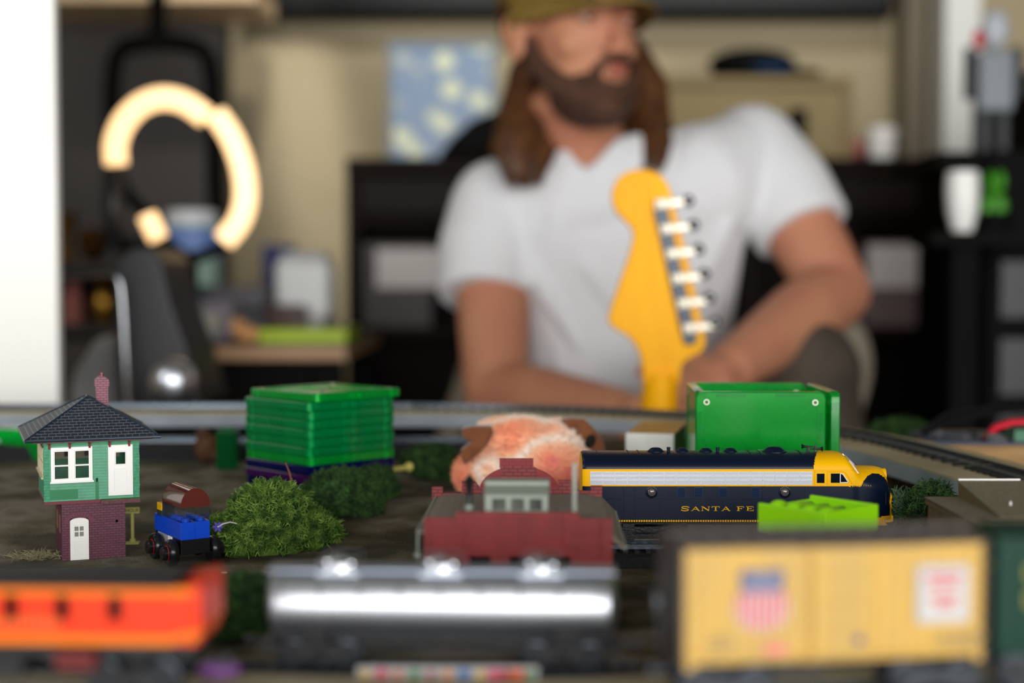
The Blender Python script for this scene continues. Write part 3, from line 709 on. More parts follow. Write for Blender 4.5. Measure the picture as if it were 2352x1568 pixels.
# underside
b = MB(K); b.box(60, 116, -15, 15, 3.5, 13); b.box(2, 172, -12, 12, 12, 16); b.build('fuel_tank', m_truck, lo, bevel=.0006)
b = MB(K); b.box(23, 29.5, -HW, -HW+1, 4, 14); b.box(22.6, 30, -HW-.4, -HW+.4, 8, 8.6); b.box(22.6, 30, -HW-.4, -HW+.4, 3.6, 4.4); b.build('step_well', m_truck, lo)
def loco_truck(x):
    b = MB(K)
    for y in (-14.5, 13.3):
        b.prism([(x-21, 4), (x-17, 3), (x-13, 3), (x-8, 5), (x+8, 5), (x+13, 3), (x+17, 3), (x+21, 4), (x+21, 9), (x+14, 11.5), (x-14, 11.5), (x-21, 9)], y, y+1.2)
        for dx in (-15, 15): b.cyl((x+dx, y-1, 5.5), (x+dx, y+2, 5.5), 2.2, n=12); b.box(x+dx-4, x+dx+4, y-.6, y+1.6, 9, 11)
        b.tube([(x-18, y-.8, 12), (x-6, y-1, 8), (x+6, y-1, 8), (x+18, y-.8, 12)], .5, 6)
    b.box(x-5, x+5, -13, 13, 6, 11); t = b.build('truck', m_truck, lo)
    for dx in (-15, 15):
        w2 = MB(K); w2.cyl((x+dx, -9.6, 5.8), (x+dx, 9.6, 5.8), .9, n=8)
        for y, s in ((-8.25, -1), (8.25, 1)): w2.lathe([(.9, -1.4), (5.8, -1.4), (5.8, .6), (6.5, .9), (6.5, 1.4), (.9, 1.4)], (x+dx, y, 5.8), (0, -s, 0), 24)
        w2.build('wheelset', m_wheel, t, smooth='auto')
loco_truck(36); loco_truck(143)
coupler(lo, 0, -1)
# ================================================================== signal tower (millimetres)
m_grn = sidingmat('green_siding', '#2f8f66', '#1c6b4a', .0017)
m_grnf = mat('green_smooth', '#2b8a5f', .4, col2='#237a52', scale=300); m_grnd = mat('dark_green_plate', '#1d7a4a', .35)
m_pbrick = brickmat('maroon_brick', '#6a2c44', '#5d2239', '#3d1023', .0034, .0014, .16, .5)
m_maroon = mat('maroon_trim', '#6d2530', .5); m_white = mat('white_plastic', '#f2f1ec', .35); m_cream = mat('cream_plastic', '#cfc39f', .5)
m_shing = brickmat('slate_shingles', '#101d30', '#0c1624', '#5c646c', .0040, .0014, .13, .6, 1.0, noisecol='#232c26')
A = P(105.6, 1303, .81)
tw = thing('signal_tower', 'miniature signal tower with green clapboard cabin over a maroon brick base and slate roof', 'model building', (A.x, .81, .7452), R(21.5))
b = MB(K); b.wall(9, 44.5, 0, 33, 0, 1.5, [(13.6, 23.6, 0, 24.2), (38.9, 40.3, 20.5, 22.0)])
b.wall(9, 44.5, 0, 33, 52, 53.5, [])
b.wall(1.5, 52, 0, 33, 9, 10.5, [(12, 19, 14, 25), (32, 39, 14, 25)], 'x'); b.wall(1.5, 52, 0, 33, 43, 44.5, [], 'x')
b.box(9.2, 44.3, .2, 53.3, -1, .02)
b.build('brick_base', m_pbrick, tw)
b = MB(K)
for i in range(13):
    t = R(158-136*i/12); c = (18.6, 19.4); p0 = (c[0]+7.1*math.cos(t), c[1]+6.1*math.sin(t)); p1 = (c[0]+9.2*math.cos(t), c[1]+8.3*math.sin(t)); d = .62
    tx, tz = -math.sin(t)*d, math.cos(t)*d
    b.prism([(p0[0]-tx, p0[1]-tz), (p0[0]+tx, p0[1]+tz), (p1[0]+tx*1.1, p1[1]+tz*1.1), (p1[0]-tx*1.1, p1[1]-tz*1.1)], -.35, .3)
b.build('door_arch', mat('maroon_soldier_brick', '#6a2c40', .5), tw)
def arch_pts(x0, x1, z0, z1, rise, n=10):
    c = (x0+x1)/2; h = (x1-x0)/2; return [(x0, z0), (x1, z0)]+[(c+h*math.cos(PI*i/n), z1-rise+rise*math.sin(PI*i/n)) for i in range(n+1)]
def panel_door(name, pts, wins, panels, y, parent):
    b = MB(K)
    b.prism(pts, y-.5, y+.5); d = b.build(name, m_white, parent)
    return d
b = MB(K); b.wall(13.5, 23.8, 0, 22.4, -.3, .9, [(16.0, 18.2, 13.6, 16.2), (18.8, 21.0, 13.6, 16.2), (16.0, 18.2, 16.8, 19.4), (18.8, 21.0, 16.8, 19.4)])
b.prism([(13.5, 22.4), (23.8, 22.4)]+[(18.65+5.15*math.cos(PI*i/12), 22.4+2.0*math.sin(PI*i/12)) for i in range(1, 12)], -.3, .9)
for q in ((15.3, 21.9, 12.6, 20.3), (15.6, 21.6, 1.6, 11)):
    b.tube([(q[0], -.3, q[2]), (q[1], -.3, q[2]), (q[1], -.3, q[3]), (q[0], -.3, q[3]), (q[0], -.3, q[2])], .16, 4)
dd = b.build('lower_door', m_white, tw)
MB(K).box(15.8, 21.2, .5, .7, 13.4, 19.6).build('door_pane', mat('grey_window_pane', '#8d8b82', .15), dd)
# side lattice door on the brick base
b = MB(K)
for y in (12, 32): b.wall(y, y+7, 14, 25, 8.7, 9.3, [(y+.7, y+3.2, 14.7, 19.2), (y+3.8, y+6.3, 14.7, 19.2), (y+.7, y+3.2, 19.8, 24.3), (y+3.8, y+6.3, 19.8, 24.3)], 'x')
b.build('side_window', mat('brown_frame', '#7a5a44', .6), tw)
# cabin
b = MB(K)
CW, CD, z0, z1 = 52.2, 62, 34.5, 70
hf = [(4.0, 25.8, 46.2, 65.2), (35.2, 48.8, 36.6, 65.6), (28.1, 29.4, 44.8, 47)]
b.wall(0, CW, z0, z1, 0, 1.4, hf); b.wall(0, CW, z0, z1, CD-1.4, CD, [(4, 48, 52, 66)])
b.wall(1.4, CD-1.4, z0, z1, 0, 1.4, [(6, 30, 48, 65), (33, 57, 48, 65)], 'x'); b.wall(1.4, CD-1.4, z0, z1, CW-1.4, CW, [(8, 28, 48, 64), (34, 54, 48, 64)], 'x')
cab = b.build('cabin_walls', m_grn, tw)
nb = 20
for x, s in ((0, -1), (CW, 1)):
    b = MB(K)
    for i in range(nb):
        z = z0+i*1.7; z2 = min(z+1.7, z1)
        d = random.random()*.25
        b.prism([(x, z+.05), (x+s*(.55+d), z+.1), (x+s*(.35+d), z2-.05), (x, z2-.02)], -.45-.1*random.random(), 2.4)
        b.prism([(x-s*2.6, z+.05), (x, z+.05), (x, z2-.1), (x-s*2.6, z2-.1)], -.45-.2*random.random(), 0)
    b.build('corner_boards', mat('green_corner', '#36976e', .45, col2='#287f58', scale=400) if s < 0 else bpy.data.materials['green_corner'], cab)
MB(K).box(2, CW-2, -.5, 0, 66.6, 70).build('frieze_board', m_grnf, cab)
b = MB(K); b.box(2.6, 18, -.6, 0, 35.6, 41.2); b.box(27.9, 29.6, -.5, 0, 34.6, 44.8); b.box(49.4, 50.6, -.5, 0, 34.6, 46)
b.build('sign_plate', m_grnd, cab)
MB(K).wall(2, 50, 51, 67, CD-1.2, CD-.6, [(4, 9, 53, 65.5), (15, 20, 53, 65.5), (27, 33, 53, 65.5), (39, 44, 53, 65.5)]).build('rear_window_band', mat('cream_interior', '#b9ad92', .6), tw)
b = MB(K); b.wall(3.4, 26.3, 46.0, 65.6, -.9, 1.2, [(5.5, 12.9, 47.6, 54.6), (5.5, 12.9, 55.5, 63.2), (16.9, 24.3, 47.6, 54.6), (16.9, 24.3, 55.5, 63.2)])
b.box(2.8, 26.9, -1.6, 0, 45, 46.1); b.box(14.7, 15.1, -1.05, -.85, 46.2, 65.4)
for x in (4.9, 16.3):
    for z, zz in ((47.0, 55.0), (55.0, 63.9)): b.tube([(x, -.95, z), (x+8.6, -.95, z), (x+8.6, -.95, zz), (x, -.95, zz), (x, -.95, z)], .22, 4)
b.build('sash_window', m_white, tw, bevel=.00008)
m_clear = mat('clear_plastic', '#e8efe8', .05, trans=1.0, ior=1.25, alpha=.35)
b = MB(K); b.wall(35.1, 48.9, 36.4, 65.8, -.8, .8, [(39.4, 44.8, 54.6, 61.5)])
b.tube([(38.5, -.8, 38.6), (45.4, -.8, 38.6), (45.4, -.8, 51.8), (38.5, -.8, 51.8), (38.5, -.8, 38.6)], .22, 4); b.tube([(38.9, -.8, 54.0), (45.3, -.8, 54.0), (45.3, -.8, 62), (38.9, -.8, 62), (38.9, -.8, 54.0)], .25, 4)
b.build('upper_door', m_white, tw)
b = MB(K)
for y in (6, 33):
    hs = [(y+1+k*5.8, y+5.9+k*5.8, 49+q*8, 56+q*8) for k in range(4) for q in range(2)]
    b.wall(y, y+24, 48, 65, -.8, .8, hs, 'x')
b.box(-1.6, 0, 5, 58, 46.9, 48); b.build('side_window_band', m_cream, tw)
b = MB(K)
for y in (8, 34): b.wall(y, y+20, 48, 64, CW-.3, CW+.8, [(y+1.4, y+9, 49.4, 62.6), (y+11, y+18.6, 49.4, 62.6)], 'x')
b.build('right_window_band', m_white, tw)
b = MB(K); b.box(-.6, CW+.4, -.8, CD+.5, 33.2, 34.5); b.box(-.6, 31, -1.2, 0, 33, 34.3)
b.build('floor_trim', m_maroon, tw)
b = MB(K); b.box(30.6, 52.6, -4.2, .4, 32.2, 34.2); b.build('landing_plate', mat('weathered_maroon', '#6e4450', .7, col2='#573038', scale=500), tw)
b = MB(K); b.box(30.9, 52.3, -4.0, .3, 34.1, 34.6); b.build('landing_turf', mat('olive_turf', '#475228', .95, col2='#5f6f33', scale=900, bump=.8), tw)
# roof
ex0, ex1, ey0, ey1 = -11, 63.5, -11, 73; zE, zA = 71.2, 92.5
b = MB(K); b.box(ex0+4, ex1-4, ey0+4, ey1-4, 69.0, 70.2)
for x in (2.6, 13.8, 24.8, 36, 47): b.prism([(-5.5, 69.2), (0, 69.2), (0, 64.8), (-1.2, 64.8), (-1.8, 67.4), (-5.5, 68.4)], x-.6, x+.6, 'x')
for y in (4, 18, 32, 46, 58):
    b.prism([(-5.5, 70.2), (0, 70.2), (0, 67.6), (-1.0, 67.6), (-5.5, 69.6)], y-.5, y+.5, 'y'); b.prism([(CW+5.5, 70.2), (CW, 70.2), (CW, 67.6), (CW+1.0, 67.6), (CW+5.5, 69.6)], y-.5, y+.5, 'y')
b.build('eaves_brackets', mat('oxblood_trim', '#7a2a26', .5), tw)
b = MB(K); cx = (ex0+ex1)/2; ra, rb = 26, 36
v = [b.v(p) for p in ((ex0, ey0, zE), (ex1, ey0, zE), (ex1, ey1, zE), (ex0, ey1, zE), (cx, ra, zA), (cx, rb, zA))]
v2 = [b.v(p) for p in ((ex0, ey0, zE-1.2), (ex1, ey0, zE-1.2), (ex1, ey1, zE-1.2), (ex0, ey1, zE-1.2))]
b.f([v[0], v[1], v[4]]); b.f([v[1], v[2], v[5], v[4]]); b.f([v[2], v[3], v[5]]); b.f([v[3], v[0], v[4], v[5]]); b.f(v2)
for i in range(4): b.f([v[i], v[(i+1)%4], v2[(i+1)%4], v2[i]])
b.build('roof', m_shing, tw)
b = MB(K)
for p, q in (((ex0, ey0, zE), (cx, ra, zA)), ((ex1, ey0, zE), (cx, ra, zA)), ((ex1, ey1, zE), (cx, rb, zA)), ((ex0, ey1, zE), (cx, rb, zA)), ((cx, ra, zA), (cx, rb, zA))): b.tube([p, q], .55, 6)
b.tube([(ex0, ey0, zE-.5), (ex1, ey0, zE-.5), (ex1, ey1, zE-.5), (ex0, ey1, zE-.5), (ex0, ey0, zE-.5)], .85, 8)
b.build('hip_caps', mat('slate_cap', '#1b2a3a', .4), tw)
b = MB(K); b.box(31.5, 38.5, 29, 35, 84, 101.5); b.box(30.9, 39.1, 28.4, 35.6, 98, 101.8); b.prism([(30.9, 101.8), (39.1, 101.8), (36.5, 104), (33.5, 104)], 28.6, 35.4)
b.cyl((35, 32, 103.8), (35, 32, 106.2), 1.5, 1.3, 10); b.build('chimney', brickmat('pink_maroon_brick', '#8a4a5c', '#80404f', '#4e1c2b', .0034, .0014, .16, .5), tw)
# ------------------------------------------------------------------ HOUR sign
m_sgn = mat('pale_yellow_plastic', '#c9c36a', .5)
A = P(305, 1262, .865)
sg = thing('post_sign', 'pale yellow post sign reading HOUR standing behind the signal tower', 'sign', (A.x, .865, GZ(A.x, .865)), R(8))
b = MB(K); b.box(-.9, .9, -.6, .6, 0, 19); b.box(-4, 4, -3, 3, 0, 1); b.box(-1.6, 1.6, -1, 1, 1, 3); b.build('post', m_sgn, sg)
b = MB(K); b.box(-12, 4.4, -.9, .9, 18.6, 22.4); b.build('sign_board', m_sgn, sg, bevel=.0003)
o = text('sign_lettering', 'HOUR', 3.0, mat('dark_ink', '#2a2a1a', .6), sg, (0, -.96*K, 20.5*K), (PI/2, 0, 0), .00004, .95, bold=.02); o.data.transform(Matrix.Scale(K, 4))
# ------------------------------------------------------------------ toy brick car
m_tyre = mat('black_tyre', '#141618', .25); m_rim = mat('red_rim', '#a01414', .4)
m_tb = mat('toy_blue', '#0a48cc', .3); m_br = mat('toy_reddish_brown', '#5c2a22', .18, coat=.5)
A = P(424, 1290, .795)
tcx = P(421, 1290, .795).x
car = thing('toy_car', 'small brick-built toy car with blue sides, clear windows, arched brown roof and black wheels', 'toy car', (tcx, .790, .7468), R(33))
# local x to the right, y backward; car is long in y
Wc, Lc = 17, 44
b = MB(K); b.box(0, Wc, 0, Lc-2, 6, 14.4); b.build('chassis', black, car, bevel=.0002)
b = MB(K); b.box(0, 8.45, 0, Lc, 14.4, 24.2); b.box(8.55, Wc, 0, Lc, 14.4, 24.2); b.build('blue_bricks', m_tb, car, bevel=.0002)
b = MB(K); b.box(-.2, 8, 21, 38, 8, 14.3); b.build('grey_brick', mat('toy_grey', '#9a9aa2', .3), car, bevel=.0002)
MB(K).box(-.3, 6, 14, 20.8, 9, 14.3).build('white_brick', m_white, car, bevel=.0002)
for y0, y1 in ((.1, 15.6), (16, 29.5)):
    b = MB(K)
    for x0, x1 in ((.1, 8.4), (8.6, Wc-.1)):
        b.box(x0, x1, y0, y1, 24.2, 33)
    o = b.build('clear_window_brick', m_clear, car, bevel=.0003)
b = MB(K)
for x in (4.2, 12.8):
    for y in (3.8, 11.8, 20): b.cyl((x, y, 24.2), (x, y, 26), 2.4, n=16)
b.build('stud', m_tb, car)
for x in (.4, 3.4, 4.6, 7.3, 8.2, 11, 12.2, 15):
    pass
b = MB(K)
for y0, y1 in ((-.2, 16), (16.15, 29.8)):
    pts = [(Wc/2+(Wc/2+.1)*math.cos(t), 33.4+7.6*math.sin(t)) for t in [PI*i/24 for i in range(25)]]+[(-.1, 32.6), (Wc+.1, 32.6)]
    b.prism([(Wc+.1, 32.6)]+[(Wc/2+(Wc/2+.1)*math.cos(PI*i/24), 33.2+10.0*math.sin(PI*i/24)) for i in range(25)]+[(-.1, 32.6)], y0, y1)
b.build('arched_roof', m_br, car, smooth='auto')
b = MB(K); b.box(0, 7.6, 32, 39.8, 23.4, 26.8); b.box(.4, 7.4, 30, 31.8, 23.4, 36); b.build('dark_grey_plate', mat('toy_dark_grey', '#33373d', .3), car)
b = MB(K); b.box(0, 7.6, 32, 39.8, 26.8, 31); 
for y in (34.4,): b.cyl((3.8, y, 31), (3.8, y, 32.8), 2.3, n=14)
b.build('yellow_brick', mat('toy_yellow', '#e0a80a', .3), car, bevel=.0002)
for sx in (0, 1):
    for y in (5.5, 30.5):
        x0 = -1.2 if sx == 0 else Wc+1.2; s = -1 if sx == 0 else 1
        b = MB(K); b.lathe([(3.6, 0), (6.6, 0), (7.5, 1), (7.7, 2.6), (7.5, 4.2), (6.6, 5.2), (4.2, 5.2)], (x0, y, 7.0), (s, 0, 0), 32)
        t = b.build('wheel', m_tyre, car, smooth='auto')
        b = MB(K); b.lathe([(4.1, 5.0), (4.5, 5.3), (4.1, 5.5), (3.8, 5.4)], (x0, y, 7.0), (s, 0, 0), 28); b.build('rim', m_rim, t)
        b = MB(K); b.lathe([(4.0, 4.6), (3.9, 7.6), (3.4, 8.2), (.01, 8.2)], (x0, y, 7.0), (s, 0, 0), 24); b.box(min(x0+s*7.9, x0+s*8.4), max(x0+s*7.9, x0+s*8.4), y-1.6, y+1.6, 6.8, 7.2); b.build('hub_cap', m_tyre, t, smooth='auto')
        b = MB(K); b.cyl((x0-s*3, y, 7), (x0+s*1, y, 7), 1.4, n=10); b.build('axle', black, t)
# ================================================================== red station building
m_rbrick = mat('red_building_plastic', '#86201f', .5, col2='#781b1e', scale=120, bump=.25, bscale=900)
m_rb2 = brickmat('red_brick', '#8e2b2e', '#822528', '#571216', .0048, .0019, .16, .55)
m_rf = mat('taupe_roof', '#847a6e', .85, col2='#746b60', scale=400, bump=.5); m_sage = mat('sage_grey_plastic', '#8f978a', .5)
A = P(975, 1200, .655)
rb = thing('brick_station_building', 'dark red model brick building with arched parapet, taupe roof and sage skylight', 'model building', (A.x, .655, .7462), R(-1.5))
BW = 87; BD = 118; H0 = 44.5
xx = lambda px: (px-975)/ (3267/.655)*1000
hh = lambda py: (.905-(py-650)*.655/3267-.7462)*1000
zt = hh(1178); zt2 = hh(1192)
b = MB(K)
b.wall(0, BW, 0, zt2, 0, 2.5, [(21, 30.5, 0, hh(1281)), (39.5, 67.5, 0, hh(1281))])
b.box(15.5, 71, 0, 2.5, zt2, zt)
b.box(14.5, 71.5, -1.4, 0, hh(1192)+.01, zt); 
b.wall(0, BW, 0, zt2-8, BD-6, BD-3.5, []); b.wall(2.5, BD-6, 0, zt2-8, 0, 2.5, [], 'x'); b.wall(2.5, BD-6, 0, zt2-8, BW-2.5, BW, [], 'x')
b.box(0, 2.2, -1.3, 0, 0, zt2); b.box(BW-5.5, BW, -1.3, 0, 0, zt2); b.box(15, 18, -1.2, 0, hh(1258), zt2); b.box(64.5, 71, -1.2, 0, hh(1258), zt2)
for i in range(30): b.box(15+i*1.9, 15.9+i*1.9, -1.7, -1.4, zt-2.6, zt-1.2)
b.build('walls', m_rbrick, rb)
b = MB(K)
for h in ((21, 30.5), (39.5, 67.5)):
    n = 1 if h[1]-h[0] < 12 else 3
    for k in range(n+1): x = h[0]+(h[1]-h[0])*k/n; b.box(x-.6, x+.6, 1, 2.2, 0, hh(1281))
    b.box(h[0], h[1], 1, 2.2, 12, 13)
b.box(20.5, 31, 2.4, 2.9, 0, 24.5); b.box(39, 68, 2.4, 2.9, 0, 24.5)
b.build('dark_windows', mat('dark_opening', '#141416', .2), rb)
zr0, zr1 = hh(1192)-6.6, hh(1192)
b = MB(K)
b.prism([(-4, zr0-.4), (2, zr0+1.2), (8, zr0+1.6), (BW/2, zr0+2.0), (BW-8, zr0+1.6), (BW-1, zr0+.2), (BW+5.5, zr0-6.6), (BW+6.5, zr0-7.6), (BW+5, zr0-7.9), (BW-2, zr0-1.8), (BW/2, zr0+.5), (2, zr0-.6), (-4, zr0-1.6)], 2.6, BD-6.2)
b.build('roof', m_rf, rb)
b = MB(K); b.tube([(-3.4, 4, zr0-1), (-3.6, 4, zr0-11)], .6, 6); b.tube([(-3.4, 4, zr0), (-3.4, BD-10, zr0)], .7, 6); b.box(-5, -2.4, 3, 5, zr0-12.5, zr0-10.5); b.build('gutter', m_sage, rb)
b = MB(K); b.tube([(BW+6.2, 3, zr0-7.5), (BW+6.2, BD-10, zr0-7.5)], .8, 6); b.build('gutter', m_sage, rb)
# rear parapet, its own depth
zb = lambda py: (.905-(py-650)*.765/3267-.7462)*1000
xb = lambda px: ((px-1176)*.765/3267-A.x)*1000
pts = [(xb(979), 20), (xb(1371), 20), (xb(1371), zb(1117)), (xb(1346), zb(1117)), (xb(1346), zb(1128)), (xb(1300), zb(1128)), (xb(1300), zb(1104)), (xb(1270), zb(1104))]
c = xb(1180); rx = xb(1272)-c; zc_ = zb(1130)
pts += [(c+rx*math.cos(t), zb(1104)-6+ (zb(1072)-zb(1104)+6)*math.sin(t)) for t in [R(8)+ (R(172)-R(8))*i/24 for i in range(25)] if abs(rx*math.cos(t)) > (xb(1213)-xb(1135))/2+.5 and math.cos(t) > 0]
pts += [(xb(1213), zb(1073)), (xb(1213), zb(1054)), (xb(1135), zb(1054)), (xb(1135), zb(1073))]
pts += [(c+rx*math.cos(t), zb(1104)-6+ (zb(1072)-zb(1104)+6)*math.sin(t)) for t in [R(8)+ (R(172)-R(8))*i/24 for i in range(25)] if abs(rx*math.cos(t)) > (xb(1213)-xb(1135))/2+.5 and math.cos(t) < 0]
pts += [(xb(1078), zb(1107)), (xb(1048), zb(1107)), (xb(1048), zb(1133)), (xb(1004), zb(1133)), (xb(1004), zb(1120)), (xb(979), zb(1120))]
pr = MB(K).prism(pts, 109, 112.5).build('rear_parapet', m_rb2, rb)
b = MB(K)
for i in range(13):
    for side in (0, 1):
        t = R(12+i*3.9) if side == 0 else R(168-i*3.9)
        r0, r1 = .80, 1.0; zz = zb(1104)-6; hz = zb(1072)-zz
        p0 = (c+rx*r0*math.cos(t), zz+hz*r0*math.sin(t)); p1 = (c+rx*r1*math.cos(t), zz+hz*r1*math.sin(t))
        n = Vector((-(p1[1]-p0[1]), p1[0]-p0[0])).normalized()*.62
        b.prism([(p0[0]-n.x, p0[1]-n.y), (p0[0]+n.x, p0[1]+n.y), (p1[0]+n.x, p1[1]+n.y), (p1[0]-n.x, p1[1]-n.y)], 108.5, 109.2)
for i in range(14): x = xb(1136)+i*(xb(1212)-xb(1136))/13.6; b.box(x, x+.9, 108.5, 109.2, zb(1070), zb(1056))
b.build('soldier_bricks', mat('red_soldier_brick', '#8a2527', .55), pr)
# skylight
s0, s1 = xx(1113), xx(1260)
yy = 8
b = MB(K); zs = hh(1178)-.5; 
b.wall(s0, s1, zs-9, zs+8.0, yy, yy+1.2, [(s0+5.2, s0+13, zs+1, zs+6.2), (s0+14.8, s0+21, zs+1, zs+6.2)] if False else [(s0+3.4, s0+9.8, zs+.2, zs+5.6), (s0+12.2, s0+18.4, zs+.2, zs+5.6), (s0+20.8, s0+26.8, zs+.2, zs+5.6)])
b.wall(yy+1.2, yy+24, zs-9, zs+7, s0, s0+1.2, [], 'x'); b.wall(yy+1.2, yy+24, zs-9, zs+7, s1-1.2, s1, [], 'x'); b.box(s0, s1, yy+23, yy+24, zs-9, zs+8)
b.prism([(yy-.8, zs+7.8), (yy+13, zs+10.2), (yy+13, zs+11.8), (yy+25, zs+11.8), (yy+25, zs+6.4), (yy+1, zs+6.8)], s0-.6, s1+.6, 'x')
b.build('skylight', m_sage, rb)
b = MB(K); b.lathe([(1.7, -8), (1.6, 2), (1.45, 2.4), (1.45, 9), (1.9, 10.5), (2.0, 12.0), (3.0, 12.1), (.9, 14.2), (.8, 15), (.01, 15.2)], (19.6, 22, zs), n=18); b.build('vent_pipe', black, rb, smooth='auto')
MB(K).lathe([(2.1, 0), (2.1, 2.6), (1.6, 3), (1.2, 3)], (19.6, 22, zs-2.2), n=16).build('vent_collar', m_sage, rb)
b = MB(K); x = xx(1322); b.box(x-1.0, x+1.0, 5, 7, zs-9, zs+23); b.box(x-.9, x+1.6, 5, 7.2, zs+1.5, zs+2.5); b.build('chimney_post', m_sage, rb, bevel=.0003)
# ================================================================== tan building at the right
m_tan = mat('olive_tan_roof', '#7c745e', .8, col2='#6c6552', scale=500, bump=.35, bscale=1200); m_bsh = mat('brown_wall_plastic', '#5f5138', .6)
A = P(2268, 1218, .66)
rt = thing('tan_roof_building', 'olive grey roofed model building with ribbed brown side wall and white front, right edge', 'model building', (A.x, .66, .7462), R(0))
zf = (.905-(1218-650)*.66/3267-.7462)*1000
b = MB(K); b.wall(0, 112, 0, zf, 0, 2, [(20, 60, 0, 14)]); b.build('front_wall', mat('pale_front_wall', '#cfd2cc', .5), rt)
b = MB(K); b.wall(2, 97, 0, zf-3.2, 0, 2, [], 'x'); b.box(0, 112, 95, 97, 0, zf-3)
for i in range(6): b.box(-.5, 0, 8+i*16, 8.6+i*16, 0, zf-3.4)
b.box(2, 4, 0, 97, zf-6, zf-3); b.prism([(0, zf-3.2), (97, zf-3.2), (97, zf-.2), (0, zf-.2)], -1.0, 1.6, 'x')
b.build('side_wall', m_bsh, rt)
b = MB(K); b.box(-1, 113, -1, 98, zf-.6, zf+.5)
for x0, x1, y in ((8, 60, 26), (14, 70, 24), (2, 40, 12), (40, 100, 14), (20, 60, 8)): b.box(x0, x1, y, y+.5, zf+.5, zf+.72)
b.build('roof', m_tan, rt)
b = MB(K); b.prism([(32, zf+.5), (97, zf+.5), (97, zf+8.6)], 16.7, 18.2, 'x'); b.box(18.2, 112, 95.5, 97, zf+.5, zf+8.4); b.build('monitor_wall', m_bsh, rt)
b = MB(K); b.prism([(31, zf+.5), (98, zf+8.7), (98, zf+9.4), (31, zf+1.0)], 16.4, 113, 'x'); b.build('raised_roof', m_tan, rt)
MB(K).box(17, 50, 97.4, 98.6, zf+9.2, zf+10.1).build('white_trim', m_white, rt); MB(K).box(28, 28.8, 50, 51, zf+3.2, zf+5.2).build('white_peg', m_white, rt)
# ================================================================== translucent tiles
def glassy(name, c, rough=.10, alpha=1, trans=.75):
    m = mat(name, c, rough, trans=trans, ior=1.35, alpha=alpha); return m
m_tg = glassy('translucent_green', '#06d04a', .16); m_tg2 = glassy('translucent_emerald', '#04b860', .16); m_tbl = glassy('translucent_blue', '#080c48', trans=.3); m_tpu = glassy('translucent_purple', '#3a0a4c', trans=.3)
m_rivet = mat('steel_rivet', '#a9a498', .45, .8)
def tile(name, m, parent=None, S=76, T=6.0, rivets=True):
    # a square frame with thick rim, thin pane, cross ribs and corner rivets; lies flat, centred
    h = S/2; b = MB(K)
    rim = 5.5
    def rr_(hh_, r, z): return [(sx_*(hh_-r)+r*math.cos(a_), sy_*(hh_-r)+r*math.sin(a_), z) for sx_, sy_, a0 in ((1, 1, 0), (-1, 1, 90), (-1, -1, 180), (1, -1, 270)) for a_ in [R(a0+k*15) for k in range(7)]]
    hi = h-rim; tz = T/2-.5
    b.rings([rr_(hi, 1.5, -tz), rr_(hi, 1.5, -T/2), rr_(h-.7, 3.4, -T/2), rr_(h, 4, -T/2+.7), rr_(h, 4, T/2-.7), rr_(h-.7, 3.4, T/2), rr_(hi, 1.5, T/2), rr_(hi, 1.5, tz)])
    for a in (0, 45, 90, 135):
        L0 = (h-rim) if a % 90 == 0 else (h-rim)*1.38
        b.box(-L0, L0, -.45, .45, T/2-.4, T/2-.1, Matrix.Rotation(R(a), 4, 'Z'))
    b.lathe([(4, 0), (2.6, .28), (.01, .3)], (0, 0, T/2-.4), n=20)
    o = b.build(name, m, parent, 'auto')
    if rivets:
        for sx in (-1, 1):
            for sy in (-1, 1):
                r_ = MB(K); r_.lathe([(.6, -T/2), (1.9, -T/2), (1.9, T/2+.05), (1.1, T/2+.05), (.9, -T/2+.4), (.01, -T/2+.4)], (sx*(h-6.4), sy*(h-6.4), 0), n=14); r_.build('rivet', m_rivet, o)
        mg = MB(K)
        for k in range(4):
            M = Matrix.Rotation(R(90*k), 4, 'Z')
            for xx_ in (-18, 18): mg.box(xx_-9, xx_+9, -h+1.6, -h+3.2, -T/2+.8, T/2-.8, M)
        mg.build('magnet_strip', mat('magnet_grey', '#4b5a4f', .5) if 'magnet_grey' not in bpy.data.materials else bpy.data.materials['magnet_grey'], o)
    return o
A = P(708, 1160, .945); zb0 = GZ(A.x, 1.0)+.0008
names = ['topmost', 'second from the top', 'third from the top', 'fourth from the top', 'fifth from the top', 'sixth from the top', 'seventh from the top', 'lowest']
ztop = P(708, 904, .945).z
T = .0062; ng = 8; protos = {}
nt_total = int(round((ztop-zb0)/T)); T = (ztop-zb0)/nt_total
kinds = []
nlow = nt_total-ng
lowk = (['blue', 'purple', 'blue', 'purple', 'blue', 'blue', 'purple', 'blue'])[:nlow]
cols = {'green': m_tg, 'blue': m_tbl, 'purple': m_tpu, 'emerald': m_tg2}
seq = ['green']*1+['emerald']*6+['green']+lowk
cc = Vector((A.x+.0008, .945+.0537, 0)); gi = 0; li = 0
for i, k in enumerate(seq):
    z = ztop-T*(i+.5)
    if k not in protos: o = tile('magnetic_tile', cols[k]); protos[k] = o
    else: o = copytree(protos[k])
    off = Vector((.004, .0, 0)) if i == 0 else Vector((random.uniform(-.0006, .0006), random.uniform(-.0006, .0006), 0))
    o.location = (cc.x+off.x, cc.y+off.y, z); o.rotation_euler = (0, 0, R(45+(.8 if i == 0 else random.uniform(-.6, .6))))
    if i < ng: tag(o, 'translucent green square tile, %s of the green tiles in the tall stack' % names[i], 'magnetic tile', 'tiles in the tall stack')
    else:
        q = ['first', 'second', 'third', 'fourth', 'fifth', 'sixth', 'seventh', 'eighth'][i-ng]
        tag(o, 'dark translucent %s square tile, %s below the green ones in the stack' % (k, q), 'magnetic tile', 'tiles in the tall stack')
